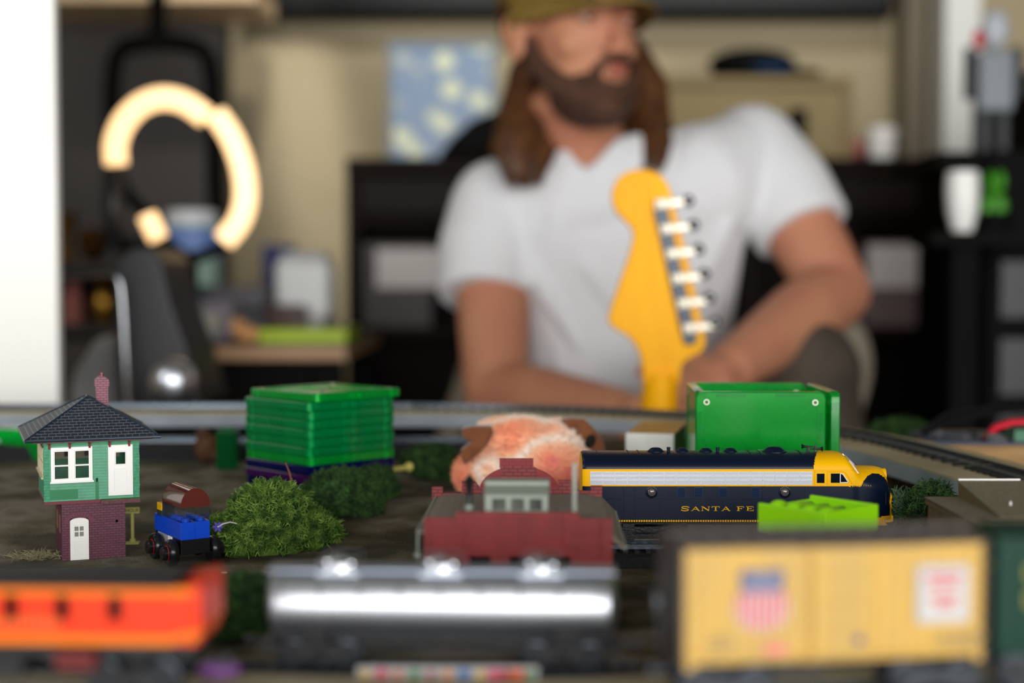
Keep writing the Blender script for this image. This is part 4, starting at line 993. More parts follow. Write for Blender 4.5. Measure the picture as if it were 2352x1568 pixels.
# open green box standing behind the locomotive
A = P(1597, 1100, .872); B_ = P(1893, 1100, .872); S = (B_.x-A.x)*1000
zt_ = P(1700, 898, .872).z; zb_ = zt_-S*K
bx = thing('green_tile_box', 'upright open box of translucent green plastic tiles with metal rivets behind the locomotive', 'toy box', ((A.x+B_.x)/2, .872, zb_), R(-3))
def stand(name, loc, rz):
    o = tile(name, m_tg, bx, S-.5); o.location = loc; o.rotation_euler = (PI/2, 0, rz); return o
h = S/2*K
stand('front_panel', (0, 0, h), 0); stand('back_panel', (0, 2*h-.0005, h), 0); stand('left_panel', (-h+.003, h, h), PI/2); stand('right_panel', (h+.0045, h-.001, h), PI/2+R(2))
zg = GZ((A.x+B_.x)/2, .91)
tt = tile('magnetic_tile', m_tbl, None, 76, (zb_-zg)*1000-.2); tt.location = ((A.x+B_.x)/2, .872+h, (zb_+zg)/2); tt.rotation_euler = (0, 0, R(-3))
tag(tt, 'flat dark blue tile hidden beneath the upright green box', 'magnetic tile')
# loose green pieces
A = P(40, 1030, 1.17)
o = tile('magnetic_tile', m_tg, None, 76, 6, True); o.location = (A.x-.004, 1.19, GZ(A.x, 1.19)+.0135); o.rotation_euler = (PI/2, 0, R(-25)); o.dimensions = o.dimensions
o.scale = (1, .33, 1); tag(o, 'green tile standing upright at the far left behind the signal tower', 'magnetic tile')
A = P(518, 1010, 1.12)
b = MB(K); b.box(-8, 8, -8, 8, 0, 17); b.box(-6, 6, -6, 6, 17, 18.5); o = b.build('green_block', glassy('block_green', '#0a8a45'), None, bevel=.001, loc=(A.x, 1.13, GZ(A.x, 1.13)+.009))
o.location.z = GZ(A.x, 1.13)+.0005; o.scale = (1, 1, 1.8)
tag(o, 'small green plastic block left of the tall tile stack', 'toy block')
A = P(1405, 1030, 1.05)
b = MB(K); b.box(-22, 22, -6, 6, 0, 12); tag(b.build('green_bar', m_tg, None, bevel=.001, loc=(A.x, 1.06, GZ(A.x, 1.06)+.0005)), 'low green plastic bar between the plush toy and the white truck', 'toy block')
A = P(470, 1015, 1.16)
b = MB(K); b.ball((0, 0, 12), (11, 8, 13), 14, 8); b.ball((8, 0, 6), (10, 8, 8), 12, 8); b.ball((-3, -2, 24), (6, 5, 5), 12, 8)
tag(b.build('brown_figurine', mat('fig_brown', '#543417', .8, col2='#3f2511', scale=80), None, True, loc=(A.x, 1.17, GZ(A.x, 1.17)+.0006)), 'small brown toy animal lying beside the green block', 'toy')
A = P(880, 1035, 1.09); B_ = P(942, 1026, 1.06)
b = MB(K); b.tube([(0, 0, 10), (22, 0, 13)], 1.7, 8); b.ball((23.5, 0, 13.5), 3.6, 12, 8); b.box(-30, 0, -2, 2, 8, 11.5); b.box(-30, -26, -2, 2, 0, 8); b.box(-2, 0, -2, 2, 0, 9)
tag(b.build('yellow_crossing_arm', mat('pale_yellow_arm', '#cdc368', .45), None, loc=(A.x, 1.04, GZ(A.x, 1.04))), 'pale yellow rod with a knob end sticking out behind the tile stack', 'toy rod')
# white box truck
A = P(1437, 1040, 1.0); Wt = (1548-1437)/3267*1000; zt_ = P(1480, 994, 1.0).z; zg = GZ(A.x, 1.0); Hh = (zt_-zg)*1000
wt = thing('box_truck', 'white toy box truck seen from its rear doors, with a tan top and green side', 'toy truck', (A.x, 1.0, zg), R(-13))
b = MB(K); b.box(0, Wt, 0, 1.5, 8, Hh); b.box(1.6, Wt/2-.5, -.6, 0, 10, Hh-2); b.box(Wt/2+.5, Wt-1.6, -.6, 0, 10, Hh-2); b.build('rear_doors', m_white, wt, bevel=.0006)
b = MB(K); b.box(0, Wt, 1.5, 85, Hh-1, Hh); b.build('top_panel', mat('tan_top', '#c79b58', .5, col2='#b88a48', scale=50), wt)
b = MB(K); b.box(0, 1, 1.5, 85, 8, Hh-1); b.build('left_side', m_white, wt)
b = MB(K); b.box(Wt-1, Wt, 1.5, 85, 8, Hh-1); b.build('right_side', multimat('green_graphic', ['#1d7a34', '#0f3a1c', '#4f8f3a', '#20465a'], 90), wt)
b = MB(K); b.box(0, Wt, 1, 100, 5, 8)
for y in (20, 80):
    for x in (1.5, Wt-5): b.cyl((x, y, 5), (x+3.5, y, 5), 5, n=18)
b.build('undercarriage', black, wt)
# lime tray
m_lime = mat('lime_plastic', '#98e40e', .35)
A = P(1895, 1220, .68)
lt = thing('lime_tray', 'bright lime green plastic tray with rounded lumps, between boxcar and locomotive', 'tray', (A.x, .68, P(1895, 1222, .68).z-.005), R(40))
# corner nearest the camera is the origin; +x runs right-back, +y runs left-back
LX, LY, hz = 43, 42, 14.4
b = MB(K); b.box(0, LX, 0, 2, 0, hz); b.box(0, 2, 2, LY, 0, hz); b.box(LX-2, LX, 2, LY, 0, hz); b.box(2, LX-2, LY-2, LY, 0, hz-2); b.box(2, LX-2, 2, LY-2, 0, 7)
b.build('tray_body', m_lime, lt, bevel=.0008)
for i in range(4):
    b = MB(K); y = 6+i*10
    b.ball((9, y, 11.4), (6.4, 4.4, 4.2), 18, 10); b.rings([[(x, y+4*math.cos(t), 7+5.6*math.sin(t)) for t in [PI*k/10 for k in range(11)]] for x in (9, 35)])
    b.build('rounded_lump', m_lime, lt, smooth=True)
zsup = (lt.location.z-GZ(A.x, .70))*1000
b = MB(K); M = Matrix.Translation((0, 0, 0)); b.box(3, LX-3, 3, LY-3, -zsup+.3, 0); o = b.build('dark_block', mat('dark_block_plastic', '#241f1d', .5), None, bevel=.0006, loc=lt.location, rot=lt.rotation_euler)
tag(o, 'dark plastic block that carries the lime tray', 'toy block')
# ================================================================== bushes of lichen
def bush(label, px, Y, w_, d_, h_, n, cols, seed, name='lichen_bush', tw=.0052, lumps=5, thick=.00035, peak=False):
    rnd = random.Random(seed); m = multimat('lichen_'+str(seed), cols, 160, .9, 3)
    c = P(px, 1000, Y); cx, cy = c.x, Y; zg = GZ(cx, cy)-.001
    L_ = [(0, 0, w_*(.5 if not peak else .34), d_*(.5 if not peak else .40), h_)]
    for i in range(lumps):
        a = rnd.uniform(0, 2*PI); q = rnd.uniform(.35, .75); L_.append((q*w_/2*math.cos(a), q*d_/2*math.sin(a), w_*.22, d_*.25, h_*rnd.uniform(*((.5, .95) if not peak else (.45, .68)))))
    b = MB()
    for lx, ly, lw, ld, lh in L_: b.ball((lx, ly, lh*.42), (lw*.86, ld*.86, lh*.44), 16, 10)
    k = 0
    for i in range(n):
        lx, ly, lw, ld, lh = rnd.choices(L_, weights=[4]+[1]*lumps)[0]
        a = rnd.uniform(0, 2*PI); t = math.acos(rnd.uniform(-.35, 1)); q = rnd.uniform(.80, 1.06)
        nrm = Vector((math.sin(t)*math.cos(a), math.sin(t)*math.sin(a), math.cos(t)))
        p = Vector((lx+lw*q*nrm.x, ly+ld*q*nrm.y, lh*.5+lh*.5*q*nrm.z))
        if p.z < .0005: continue
        d = (nrm+Vector((rnd.gauss(0, .8), rnd.gauss(0, .8), rnd.gauss(0, .8)))).normalized()
        pts = [p]; 
        for s in range(3):
            d = (d+Vector((rnd.gauss(0, .6), rnd.gauss(0, .6), rnd.gauss(0, .6)))).normalized(); pts.append(pts[-1]+d*tw/3*rnd.uniform(.7, 1.5))
        if pts[-1].z < .0002: continue
        b.tube(pts, [thick, thick*1.2, thick, thick*.5], 3)
        if rnd.random() < .5:
            q0 = pts[1]; d2 = (d+Vector((rnd.gauss(0, 1), rnd.gauss(0, 1), rnd.gauss(0, 1)))).normalized(); b.tube([q0, q0+d2*tw*.4, q0+d2*tw*.6+d*tw*.1], [thick, thick, thick*.5], 3)
    o = b.build(name, m, None, loc=(cx, cy, zg)); return tag(o, label, 'bush')
G1 = ['#23400f', '#40631c', '#648530', '#8ea550']; G2 = ['#14290f', '#24421a', '#365a26', '#4a7036']
bush('large mossy green lichen bush beside the toy car', 620, .845, .072, .058, .0405, 12500, G1, 1, peak=True, lumps=9)
bush('darker green lichen bush right behind the large mossy one', 785, .93, .046, .04, .030, 5000, G2, 2)
bush('small dark green bush at the right end of the bush row', 860, .975, .028, .03, .022, 1800, G2, 3)
bush('dark green bush left of the plush toy near the back track', 990, 1.07, .044, .04, .026, 2500, G2, 4)
bush('dark green bush between the orange car and the silver tank car', 545, .64, .034, .03, .027, 3500, G2, 5)
bush('low dark bush behind the silver tank car', 895, .66, .03, .022, .011, 1500, G2, 6)
bush('grey green bush at the locomotive nose', 2072, .83, .022, .024, .037, 2500, ['#2a4a2a', '#46684a', '#5c7a58', '#6d8a66'], 7, tw=.006)
bush('tall green bush between the locomotive nose and the tan roofed building', 2142, .815, .028, .024, .046, 3000, G2, 8)
def shrub(label, px, Y, w_, h_, seed, z=0):
    return bush(label, px, Y, w_, w_*.8, h_, 1800, ['#1d3d18', '#2f5a24', '#457a30', '#5b8c3a'], seed, tw=.008, thick=.0006)
bush('blurred green bush near the far right edge of the table', 2070, 1.30, .052, .03, .021, 1500, G2, 11, tw=.007)
shrub('small bright green tuft right of the green tile box', 1948, 1.16, .022, .014, 12)
# twig, purple flower
A = P(655, 1075, .87)
b = MB(); b.tube([Vector((0, 0, -.012)), Vector((-.001, 0, 0)), Vector((-.003, 0, .010)), Vector((-.0055, 0, .016))], [.0007, .0008, .0006, .0004], 6)
o = b.build('twig', mat('twig_brown', '#7a4a30', .8), None, loc=(A.x+.0065, .865, A.z-.012)); tag(o, 'thin brown twig sticking up out of the large green bush', 'twig')
A = P(500, 1210, .80)
fl = thing('purple_flower', 'tiny purple flower with pale curved stem lying on the bush edge', 'flower', (A.x, .80, A.z))
b = MB()
for i in range(6): a = i*PI/3; b.ball((.0018*math.cos(a), 0, .0018*math.sin(a)), (.0015, .0005, .0009), 8, 5, Matrix.Rotation(-a, 3, 'Y'))
b.build('petals', mat('flower_purple', '#4a3f9a', .6), fl)
b = MB(); b.tube([(0, 0, 0), (.003, 0, .0018), (.007, 0, .0028), (.011, 0, .0020)], [.0006, .0005, .0004, .0003], 6); b.build('stem', mat('pale_stem', '#b9b4c0', .5), fl)
A = P(528, 1296, .79); b = MB(); b.ball((0, 0, .0006), (.0018, .0012, .0006), 10, 6)
tag(b.build('pebble', mat('pale_pebble', '#a9b0a0', .5), None, True, loc=(A.x, .775, GZ(A.x, .775)+.0008)), 'tiny pale pebble on the grey road in front of the toy car', 'pebble')
# dead grass clump left of tower base
b = MB(); rnd = random.Random(5)
for i in range(260):
    x, y = rnd.gauss(0, .007), rnd.gauss(0, .006); p = Vector((x, y, 0)); d = Vector((rnd.gauss(0, 1), rnd.gauss(0, 1), .5)).normalized(); b.tube([p, p+d*.003, p+d*.005+Vector((0, 0, -.0005))], [.0002, .0002, .0001], 3)
A = P(80, 1285, .82); o = b.build('dry_grass', mat('dry_grass', '#8f8868', .9), None, loc=(A.x, .825, GZ(A.x, .825)+.0004)); tag(o, 'tuft of dry straw left of the signal tower base', 'grass', kind='stuff')
# ================================================================== plush toy
m_plush = multimat('tie_dye_plush', ['#ff8e88', '#ffa67c', '#ffc49a', '#fff2e6', '#ffc8a0', '#ffaa86', '#ff7f8a'], 15, .95, 2.5, sheen=.4)
A = P(1205, 1130, 1.0)
pl = thing('plush_toy', 'fluffy pink and orange tie-dyed plush toy with brown felt ears behind the red building', 'plush toy', (A.x, 1.0, GZ(A.x, 1.0)))
b = MB(); rnd = random.Random(9)
zt_ = P(1200, 962, 1.0).z-pl.location.z; cw = (1375-1060)/F/2
el = [((-.018, -.004, zt_*.74), (.018, .024, zt_*.25)), ((.022, -.006, zt_*.73), (.022, .024, zt_*.25)), ((.008, 0, zt_*.42), (cw*.80, .045, zt_*.54)), ((-.004, 0, zt_*.72), (cw*.62, .036, zt_*.29)), ((cw*.55, 0, zt_*.40), (cw*.52, .038, zt_*.42)), ((-cw*.42, 0, zt_*.26), (cw*.6, .038, zt_*.36))]
for c, r in el: b.ball(c, r, 28, 18)
bd = b.build('plush_body', m_plush, pl, True)
rm = bd.modifiers.new('remesh', 'REMESH'); rm.mode = 'VOXEL'; rm.voxel_size = .003; rm.use_smooth_shade = True
b = MB()
for i in range(26000):
    c, r = rnd.choice(el); a = rnd.uniform(0, 2*PI); t = math.acos(rnd.uniform(-.6, 1)); n = Vector((math.sin(t)*math.cos(a), math.sin(t)*math.sin(a), math.cos(t)))
    p = Vector(c)+Vector((n.x*r[0], n.y*r[1], n.z*r[2]))
    if p.z < .002: continue
    if any(((p.x-c2[0])/r2[0])**2+((p.y-c2[1])/r2[1])**2+((p.z-c2[2])/r2[2])**2 < .93 for c2, r2 in el): continue
    d = (n+Vector((rnd.gauss(0, .45), rnd.gauss(0, .45), rnd.gauss(0, .45)))).normalized(); s = d.orthogonal().normalized()*.0007; L0 = rnd.uniform(.002, .0048)
    q = [b.v(p-s-n*.001), b.v(p+s-n*.001), b.v(p+d*L0)]; b.f(q)
b.build('fur', m_plush, pl)
m_felt = mat('brown_felt', '#7a4726', .9, col2='#6a3a1e', scale=120, sheen=.3)
def felt(name, pts, thick, y, loc=None):
    q = MB(); q.prism([((px-1205)/F, P(1200, py, 1.0).z-pl.location.z) for px, py in pts], y, y+thick)
    return q.build(name, m_felt, pl, bevel=.0035, seg=3)
felt('left_ear', [(1062, 975), (1085, 970), (1130, 969), (1134, 985), (1122, 1010), (1095, 1035), (1070, 1056), (1062, 1040), (1060, 1022), (1088, 1004), (1068, 1000)], .014, -.03)
felt('right_ear', [(1285, 958), (1310, 953), (1338, 955), (1360, 975), (1382, 1005), (1390, 1035), (1388, 1052), (1370, 1035), (1345, 1020), (1318, 1000), (1300, 975)], .014, -.022)
b = MB(); c = ((1352-1205)/F, P(1200, 1005, 1).z-pl.location.z); b.ball((c[0], -.0225, c[1]), (.0035, .0015, .005), 12, 8, Matrix.Rotation(R(25), 3, 'Y')); b.build('ear_hole', mat('black_felt', '#120a06', .9), pl)
# ================================================================== circuit board on a wood block, upper right
A = P(2230, 1030, 1.13); wz = P(2230, 1022, 1.08).z
blk = MB(); blk.box(-.042, .12, -.05, .06, GZ(.36, 1.13)-wz+.0003, 0)
tag(blk.build('wood_block', mat('pine_block', '#a8824c', .6, col2='#8f6c3c', scale=30, stretch=(1, 8, 8)), None, loc=(A.x+.012, 1.13, wz), rot=(0, 0, R(-6))), 'small pine block under the circuit board at the right', 'block')
cb = thing('circuit_board', 'blue circuit board with red and black wires lying on the pine block', 'circuit board', (A.x, 1.11, wz+.0008), R(-6))
b = MB(); b.box(-.045, .13, -.035, .05, 0, .0018); b.build('board', mat('blue_board', '#16284c', .35), cb)
rnd = random.Random(3); b = MB()
for i in range(26): x, y = rnd.uniform(-.04, .12), rnd.uniform(-.03, .045); s = rnd.uniform(.002, .006); MB().box(x-s, x+s, y-s*.6, y+s*.6, .0018, .0018+rnd.uniform(.001, .006)).build('chip', mat('chip_black', '#101214', .3) if i == 0 else bpy.data.materials['chip_black'], cb)
b = MB()
for i in range(14): x, y = rnd.uniform(-.04, .12), rnd.uniform(-.034, .02); b.ball((x, y, .003), .0016, 8, 6)
b.build('solder_joints', m_chrome, cb)
b = MB(); b.box(.022, .052, -.02, .012, .0018, .010); b.build('green_component', mat('pcb_green', '#1d6a44', .3), cb)
b = MB()
for k in range(4): b.tube([(.001+k*.001, -.018+k*.004, .003), (.008, -.02+k*.003, .011), (.02, -.021+k*.003, .0155), (.038, -.02+k*.003, .0165), (.055, -.019+k*.003, .013), (.08, -.018+k*.003, .004)], .0022, 8)
b.build('red_wires', mat('red_wire', '#d01b33', .35), cb)
b = MB()
for k in range(3): b.tube([(-.04, .01+k*.01, .003), (-.02, .01+k*.008, .012+k*.003), (.01, .01+k*.006, .020+k*.002), (.05, .02+k*.004, .024), (.09, .03, .015)], .0016, 6)
b.build('black_wires', black, cb)
# ================================================================== small things under the front cars
def sticker(name, x0, x1, y, z0, z1, m, label, cat): pass
A = P(1025, 1535, .517); sg_z = A.z
w0 = P(822, 1535, .517).x; w1 = P(1236, 1535, .517).x; zh = P(1000, 1526, .517).z; zl = .7645-.0005
ss = thing('sticker_strip', 'white strip printed with small colourful shapes along the deck edge below the tank car', 'strip', ((w0+w1)/2, .5135, GZ(0, .517)))
b = MB(); b.box(w0-ss.location.x, w1-ss.location.x, 0, .0015, 0, zh-ss.location.z); b.build('strip', m_wht, ss)
rnd = random.Random(8); cl = ['#e0b020', '#d8406a', '#d8501c', '#3a8a5a', '#a01c50', '#e07a20', '#3a70b0']
for i in range(11):
    x = (w0-ss.location.x)+(i+.5)*(w1-w0)/11; c = cl[i % 7]
    b = MB(); z = zh-ss.location.z-.0028; r_ = rnd.uniform(.0014, .0024)
    if i in (8, 9): b.box(x-.0035, x+.004, -.0003, 0, z-.002, z+.0018)
    else: b.cyl((x, -.0003, z), (x, 0, z), r_, n=12)
    b.build('printed_shape', mat('print_%d' % i, c, .5), ss)
b = MB(); b.ball((0, 0, .0036), (.0082, .006, .0036), 18, 10)
A = P(492, 1545, .50); tag(b.build('purple_toy', mat('lilac_plastic', '#7c4a90', .5), None, True, loc=(A.x, .508-.0, .7622+.0)), 'lilac rounded toy piece lying between the orange car and tank car', 'toy')
# ================================================================== guitar
m_gy = mat('amber_maple', '#f7b200', .5, spec=.2, col2='#efa602', scale=9, stretch=(8, 8, 1)); m_wood = mat('maple_edge', '#d98c1e', .4)
GY = 1.42; gk = GY/F
ax = 1176; 
def gp_(px, py): q = P(px, py, GY); return (q.x, q.z)
gt = thing('electric_guitar', 'electric guitar with amber yellow headstock seen from behind, leaning in front of the man', 'guitar', (0, GY, 0))
out = [(1466, 390), (1492, 391), (1515, 402), (1532, 422), (1543, 450), (1552, 490), (1566, 545), (1585, 620), (1602, 700), (1614, 750), (1619, 780), (1617, 797), (1605, 810), (1585, 820), (1568, 832), (1562, 850), (1560, 880), (1476, 880), (1476, 850), (1470, 815), (1458, 790), (1440, 770), (1415, 757), (1398, 742), (1397, 728), (1408, 690), (1425, 640), (1443, 590), (1455, 545), (1452, 525), (1435, 508), (1415, 488), (1405, 462), (1407, 432), (1420, 408), (1442, 394)]
b = MB(); b.prism([gp_(*p) for p in out], -.007, .007); hs = b.build('headstock', m_gy, gt, bevel=.0022, seg=3)
b = MB()
cn = [gp_(1519, 860), gp_(1512, 975)]
zb_, zt_ = .46, gp_(0, 858)[1]
rr = []
for i in range(14):
    t = i/13; z = zt_+(zb_-zt_)*t; x = gp_(1519, 860)[0]-.006*t*3; w_ = .0178+.009*t*1.2
    rr.append([(x+w_*math.cos(a)*(1 if math.sin(a) < 0 else 1), .006+ (.021 if math.sin(a) < 0 else .004)*math.sin(a), z) for a in [2*PI*k/28 for k in range(28)]])
b.rings(rr); b.build('neck', m_gy, gt, 'auto')
bx0 = rr[-1][0][0]-.025
body = [(-.16, .02), (-.12, .0), (0, -.01), (.12, .0), (.16, .03), (.165, .09), (.13, .16), (.115, .22), (.13, .28), (.16, .34), (.15, .40), (.12, .42), (.075, .38), (.04, .36), (-.04, .36), (-.08, .40), (-.13, .46), (-.16, .45), (-.165, .38), (-.13, .29), (-.115, .22), (-.13, .16), (-.165, .09)]
b = MB(); b.prism([(bx0+x, z+.11) for x, z in body], -.018, .024); o = b.build('body', mat('guitar_body_cream', '#d9cfae', .25, coat=.5), gt, bevel=.008, seg=3)
# tuners
p0 = Vector((1516, 462)); p1 = Vector((1582, 775))
b = MB(); n = 20
q0 = gp_(1514, 480); q1 = gp_(1582, 778)
d = (Vector(q1)-Vector(q0)).normalized(); nrm = Vector((-d.y, d.x)); w_ = .0068
b.prism([Vector(q0)+nrm*w_, Vector(q0)-nrm*w_, Vector(q1)-nrm*w_]+[Vector(q1)+d*w_*math.sin(a)*.9+nrm*(-w_*math.cos(a)) for a in [PI*k/8 for k in range(1, 8)]]+[Vector(q1)+nrm*w_], -.0125, -.0068)
b.build('tuner_plate', mat('blue_black_plate', '#1b2735', .3, .3), gt, bevel=.0008)
m_tun = mat('nickel_tuner', '#c9c2b2', .45, .7)
for i in range(6):
    py = 470+i*56.5; pxc = 1514+i*12.6; c = gp_(pxc+4, py)
    b = MB(); ang = math.atan2(.0036, .02)
    M = Matrix.Translation((c[0], 0, c[1])) @ Matrix.Rotation(-ang*.6, 4, 'Y')
    b.box(-.0070, .0070, -.0165, -.012, -.0052, .0052, M); b.lathe([(.0058, 0), (.0052, .0016), (.002, .0022)], (c[0], -.0165, c[1]), (0, -1, 0), 18)
    b.box(.006, .0285, -.0125, -.0075, -.0034, .0034, M)
    t = b.build('tuner', m_tun, gt, bevel=.0008)
    e = gp_(1578+i*12, 462+i*55.5)
    k_ = MB(); k_.ball((e[0], -.009, e[1]), (.0062, .0078, .0060), 18, 12); k_.cyl((e[0]-.008, -.01, e[1]), (e[0], -.01, e[1]), .0022, n=10); k_.build('tuner_knob', mat('dark_chrome_knob', '#8f9296', .1, 1) if i == 0 else bpy.data.materials['dark_chrome_knob'], t, True)
# ================================================================== back of the room
def boxo(name, m, x0, x1, y0, y1, z0, z1, label=None, cat=None, bevel=.003, group=None):
    o = MB().box(0, x1-x0, 0, y1-y0, 0, z1-z0).build(name, m, None, loc=(x0, y0, z0), bevel=bevel)
    if label: tag(o, label, cat, group)
    return o
def PX(px, Y): return (px-1176)/F*Y
def PZ(py, Y): return P(1176, py, Y).z
m_dk = mat('espresso_wood', '#100906', .6, spec=.12, col2='#170d08', scale=8, stretch=(1, 6, 6)); m_blk = mat('matte_black', '#060606', .7, spec=.12)
Y = 3.1
sb = thing('sideboard', 'long dark espresso shelf unit standing behind the man', 'shelf unit', (PX(795, Y), Y, 0))
sw = PX(2260, Y)-PX(795, Y); sz = PZ(362, Y)
MB().box(0, sw, 0, .19, sz-.035, sz).build('top_board', m_dk, sb)
for x in (0, sw*.19, sw*.42, sw*.62, sw*.78, sw-.03): MB().box(x, x+.03, .01, .18, 0, sz-.035).build('upright', m_dk, sb)
for z in (.05, PZ(745, Y)-.03, PZ(520, Y)): MB().box(.03, sw-.03, .012, .18, z, z+.025).build('shelf', m_dk, sb)
MB().box(.0, sw, .18, .19, .05, sz-.04).build('back_board', m_dk, sb)
MB().box(.035, sw*.42-.005, -.005, .012, PZ(520, Y)+.03, sz-.045).build('drawer_front', mat('espresso_front', '#120a06', .5, spec=.15), sb)
MB().box(sw*.62, sw-.035, -.005, .012, PZ(520, Y)+.03, sz-.045).build('drawer_front', bpy.data.materials['espresso_front'], sb)
zs = PZ(745, Y)-.005
def bin_(x0, x1, z0, z1, y, m, label, name='storage_bin', cat='storage bin'):
    t = thing(name, label, cat, (x0, y, z0)); w_, h_ = x1-x0, z1-z0
    b = MB(); b.box(0, w_, 0, .14, 0, .006); b.box(0, w_, 0, .006, .006, h_); b.box(0, w_, .134, .14, .006, h_); b.box(0, .006, .006, .134, .006, h_); b.box(w_-.006, w_, .006, .134, .006, h_); b.build('bin_body', m, t)
    return t
m_mauve = mat('mauve_bin', '#6b5a5c', .6); m_pap = mat('white_paper', '#cfc9c6', .7)
t = bin_(PX(834, 3.13), PX(990, 3.13), zs, PZ(560, 3.13), 3.13, mat('grey_bin', '#4a4446', .6), 'grey bin with white papers on the shelf left of the man')
MB().box(.03, .17, -.004, 0, .085, .17).build('paper_label', m_pap, t)
t = bin_(PX(1985, 3.13), PX(2222, 3.13)-.02, zs, PZ(556, 3.13), 3.13, m_mauve, 'mauve basket with a white front panel at the right end of the shelf unit')
MB().box(.006, .155, -.006, 0, .085, .178).build('paper_label', m_pap, t)
# picture leaning on the sideboard top
m_pic, nt, bs = newmat('blue_painting'); N = nt.nodes; Lk = nt.links
tc_ = N.new('ShaderNodeTexCoord'); vo = N.new('ShaderNodeTexVoronoi'); vo.inputs['Scale'].default_value = 17; Lk.new(tc_.outputs['Object'], vo.inputs['Vector'])
rp = N.new('ShaderNodeValToRGB'); rp.color_ramp.elements[0].position = .26; rp.color_ramp.elements[0].color = lin('#dfe3c0'); rp.color_ramp.elements[1].position = .50; rp.color_ramp.elements[1].color = lin('#8599b4'); Lk.new(vo.outputs['Distance'], rp.inputs[0]); Lk.new(rp.outputs[0], bs.inputs['Base Color']); bs.inputs['Roughness'].default_value = .3
pY = 3.235; pic = thing('picture', 'pale blue framed picture with cream blossoms leaning on the sideboard', 'picture', (PX(893, pY), pY, sz+.0005), rot=(R(-4), 0, 0))
pw = PX(1140, pY)-PX(893, pY); ph = PZ(92, pY)-sz
MB().box(.012, pw-.012, 0, .008, .012, ph-.012).build('canvas', m_pic, pic)
MB().wall(0, pw, 0, ph, -.006, .012, [(.012, pw-.012, .012, ph-.012)]).build('frame', mat('frame_grey_blue', '#7c8894', .5), pic)
# black cloth hump beside the picture
def hump(name, pts, Y0, Y1, m, label, cat, bev=.02):
    q = [(PX(px, Y0), PZ(py, Y0)) for px, py in pts]; zmin = min(p[1] for p in q); xc = sum(p[0] for p in q)/len(q)
    o = MB().prism([(p[0]-xc, p[1]-zmin) for p in q], 0, Y1-Y0).build(name, m, None, loc=(xc, Y0, zmin), bevel=bev, seg=4); tag(o, label, cat); return o
o = hump('black_bag', [(1000, 366), (1035, 320), (1085, 275), (1150, 250), (1230, 240), (1330, 250), (1400, 366)], 3.112, 3.19, m_blk, 'slumped black bag lying on the sideboard behind the man', 'bag'); o.location.z = sz+.0006
# tan cabinet amp
aY = 3.14
am = thing('tan_amplifier', 'tan box amplifier standing on the sideboard right of the man', 'amplifier', (PX(1500, aY), aY, sz+.0006))
aw = PX(1955, aY)-PX(1500, aY); ah = PZ(175, aY)-sz
m_tan2 = mat('tan_tolex', '#8d7c56', .7, col2='#84734e', scale=60)
MB().wall(0, aw, 0, ah, 0, .03, [(.02, aw-.02, .02, ah-.02)]).build('cabinet_frame', m_tan2, am, bevel=.003)
MB().box(0, aw, .03, .14, 0, ah).build('cabinet', m_tan2, am, bevel=.004)
MB().box(.02, aw-.02, .012, .03, .02, ah-.02).build('grille_cloth', mat('tan_grille', '#978661', .85, col2='#8a7a57', scale=200), am)
x = PX(1830, aY)-PX(1500, aY); MB().box(x-.018, x+.018, -.012, .02, PZ(320, aY)-sz, PZ(250, aY)-sz).build('handle', m_blk, am, bevel=.006)
b = MB(); b.ball((0, 0, .034), (.10, .05, .034), 20, 10); b.ball((.03, -.01, .012), (.13, .06, .012), 20, 8)
cp = thing('baseball_hat', 'black cap lying on the tan amplifier', 'hat', (PX(1725, 3.2), 3.21, sz+ah+.003))
b.build('cap_shell', m_blk, cp, True)
b = MB(); b.ball((.035, -.035, .014), (.07, .035, .011), 16, 8); b.build('blue_brim', mat('blue_fabric', '#1c4a7c', .7), cp, True)
# TV
tv = thing('television', 'wide black television mounted on the far wall above the sideboard', 'television', (PX(1305, 3.52), 3.50, PZ(38, 3.5)))
tw_ = (PX(1995, 3.5)-PX(520, 3.5))/2
MB().box(-tw_, tw_, 0, .05, 0, .75).build('casing', m_blk, tv, bevel=.004); MB().box(-tw_+.015, tw_-.015, -.002, 0, .02, .735).build('screen', mat('tv_screen', '#060709', .25), tv); MB().box(-.2, .2, .05, .099, .2, .5).build('wall_mount', m_blk, tv)
# small cup and flower at the right of the sideboard
cY = 3.12
b = MB(); b.lathe([(.028, 0), (.034, .07), (.031, .07), (.026, .006), (.01, .005)], n=20, cap=True); tag(b.build('white_cup', m_white, None, 'auto', loc=(PX(2030, cY), cY+.04, sz+.0006)), 'small white cup at the right end of the sideboard', 'cup')
b = MB(); b.ball((0, 0, .028), (.045, .03, .028), 16, 8); tag(b.build('pink_pouch', mat('dusty_pink', '#a8605c', .7), None, True, loc=(PX(1985, cY), cY+.13, sz+.001)), 'dusty pink pouch behind the small white cup', 'pouch')
# black equipment rack at the right edge
rY = 2.3
rk = thing('equipment_rack', 'tall black equipment rack at the right edge of the room', 'rack', (PX(2268, rY), rY, 0))
MB().box(0, .55, 0, .4, 0, PZ(345, rY)).build('rack_lower', m_blk, rk); MB().box(.10, .55, 0, .4, PZ(345, rY), PZ(140, rY)).build('rack_upper', m_blk, rk)
MB().box(-.075, .0, .02, .3, PZ(385, rY), PZ(345, rY)).build('rack_shelf', m_blk, rk)
for i in range(7): MB().box(.02, .53, -.006, 0, .1+i*.125, .1+i*.125+.09).build('drawer', mat('drawer_black', '#0d1114', .35) if i == 0 else bpy.data.materials['drawer_black'], rk)
robot = thing('grey_toy_figure', 'grey and white toy figure standing on top of the black rack, top right', 'toy figure', (PX(2300, 2.32), 2.36, PZ(345, rY)+.001))
rz = lambda py: PZ(py, 2.36)-PZ(345, rY)
m_rg = mat('grey_figure', '#7c8288', .4); m_rd = mat('figure_dark', '#26282b', .5)
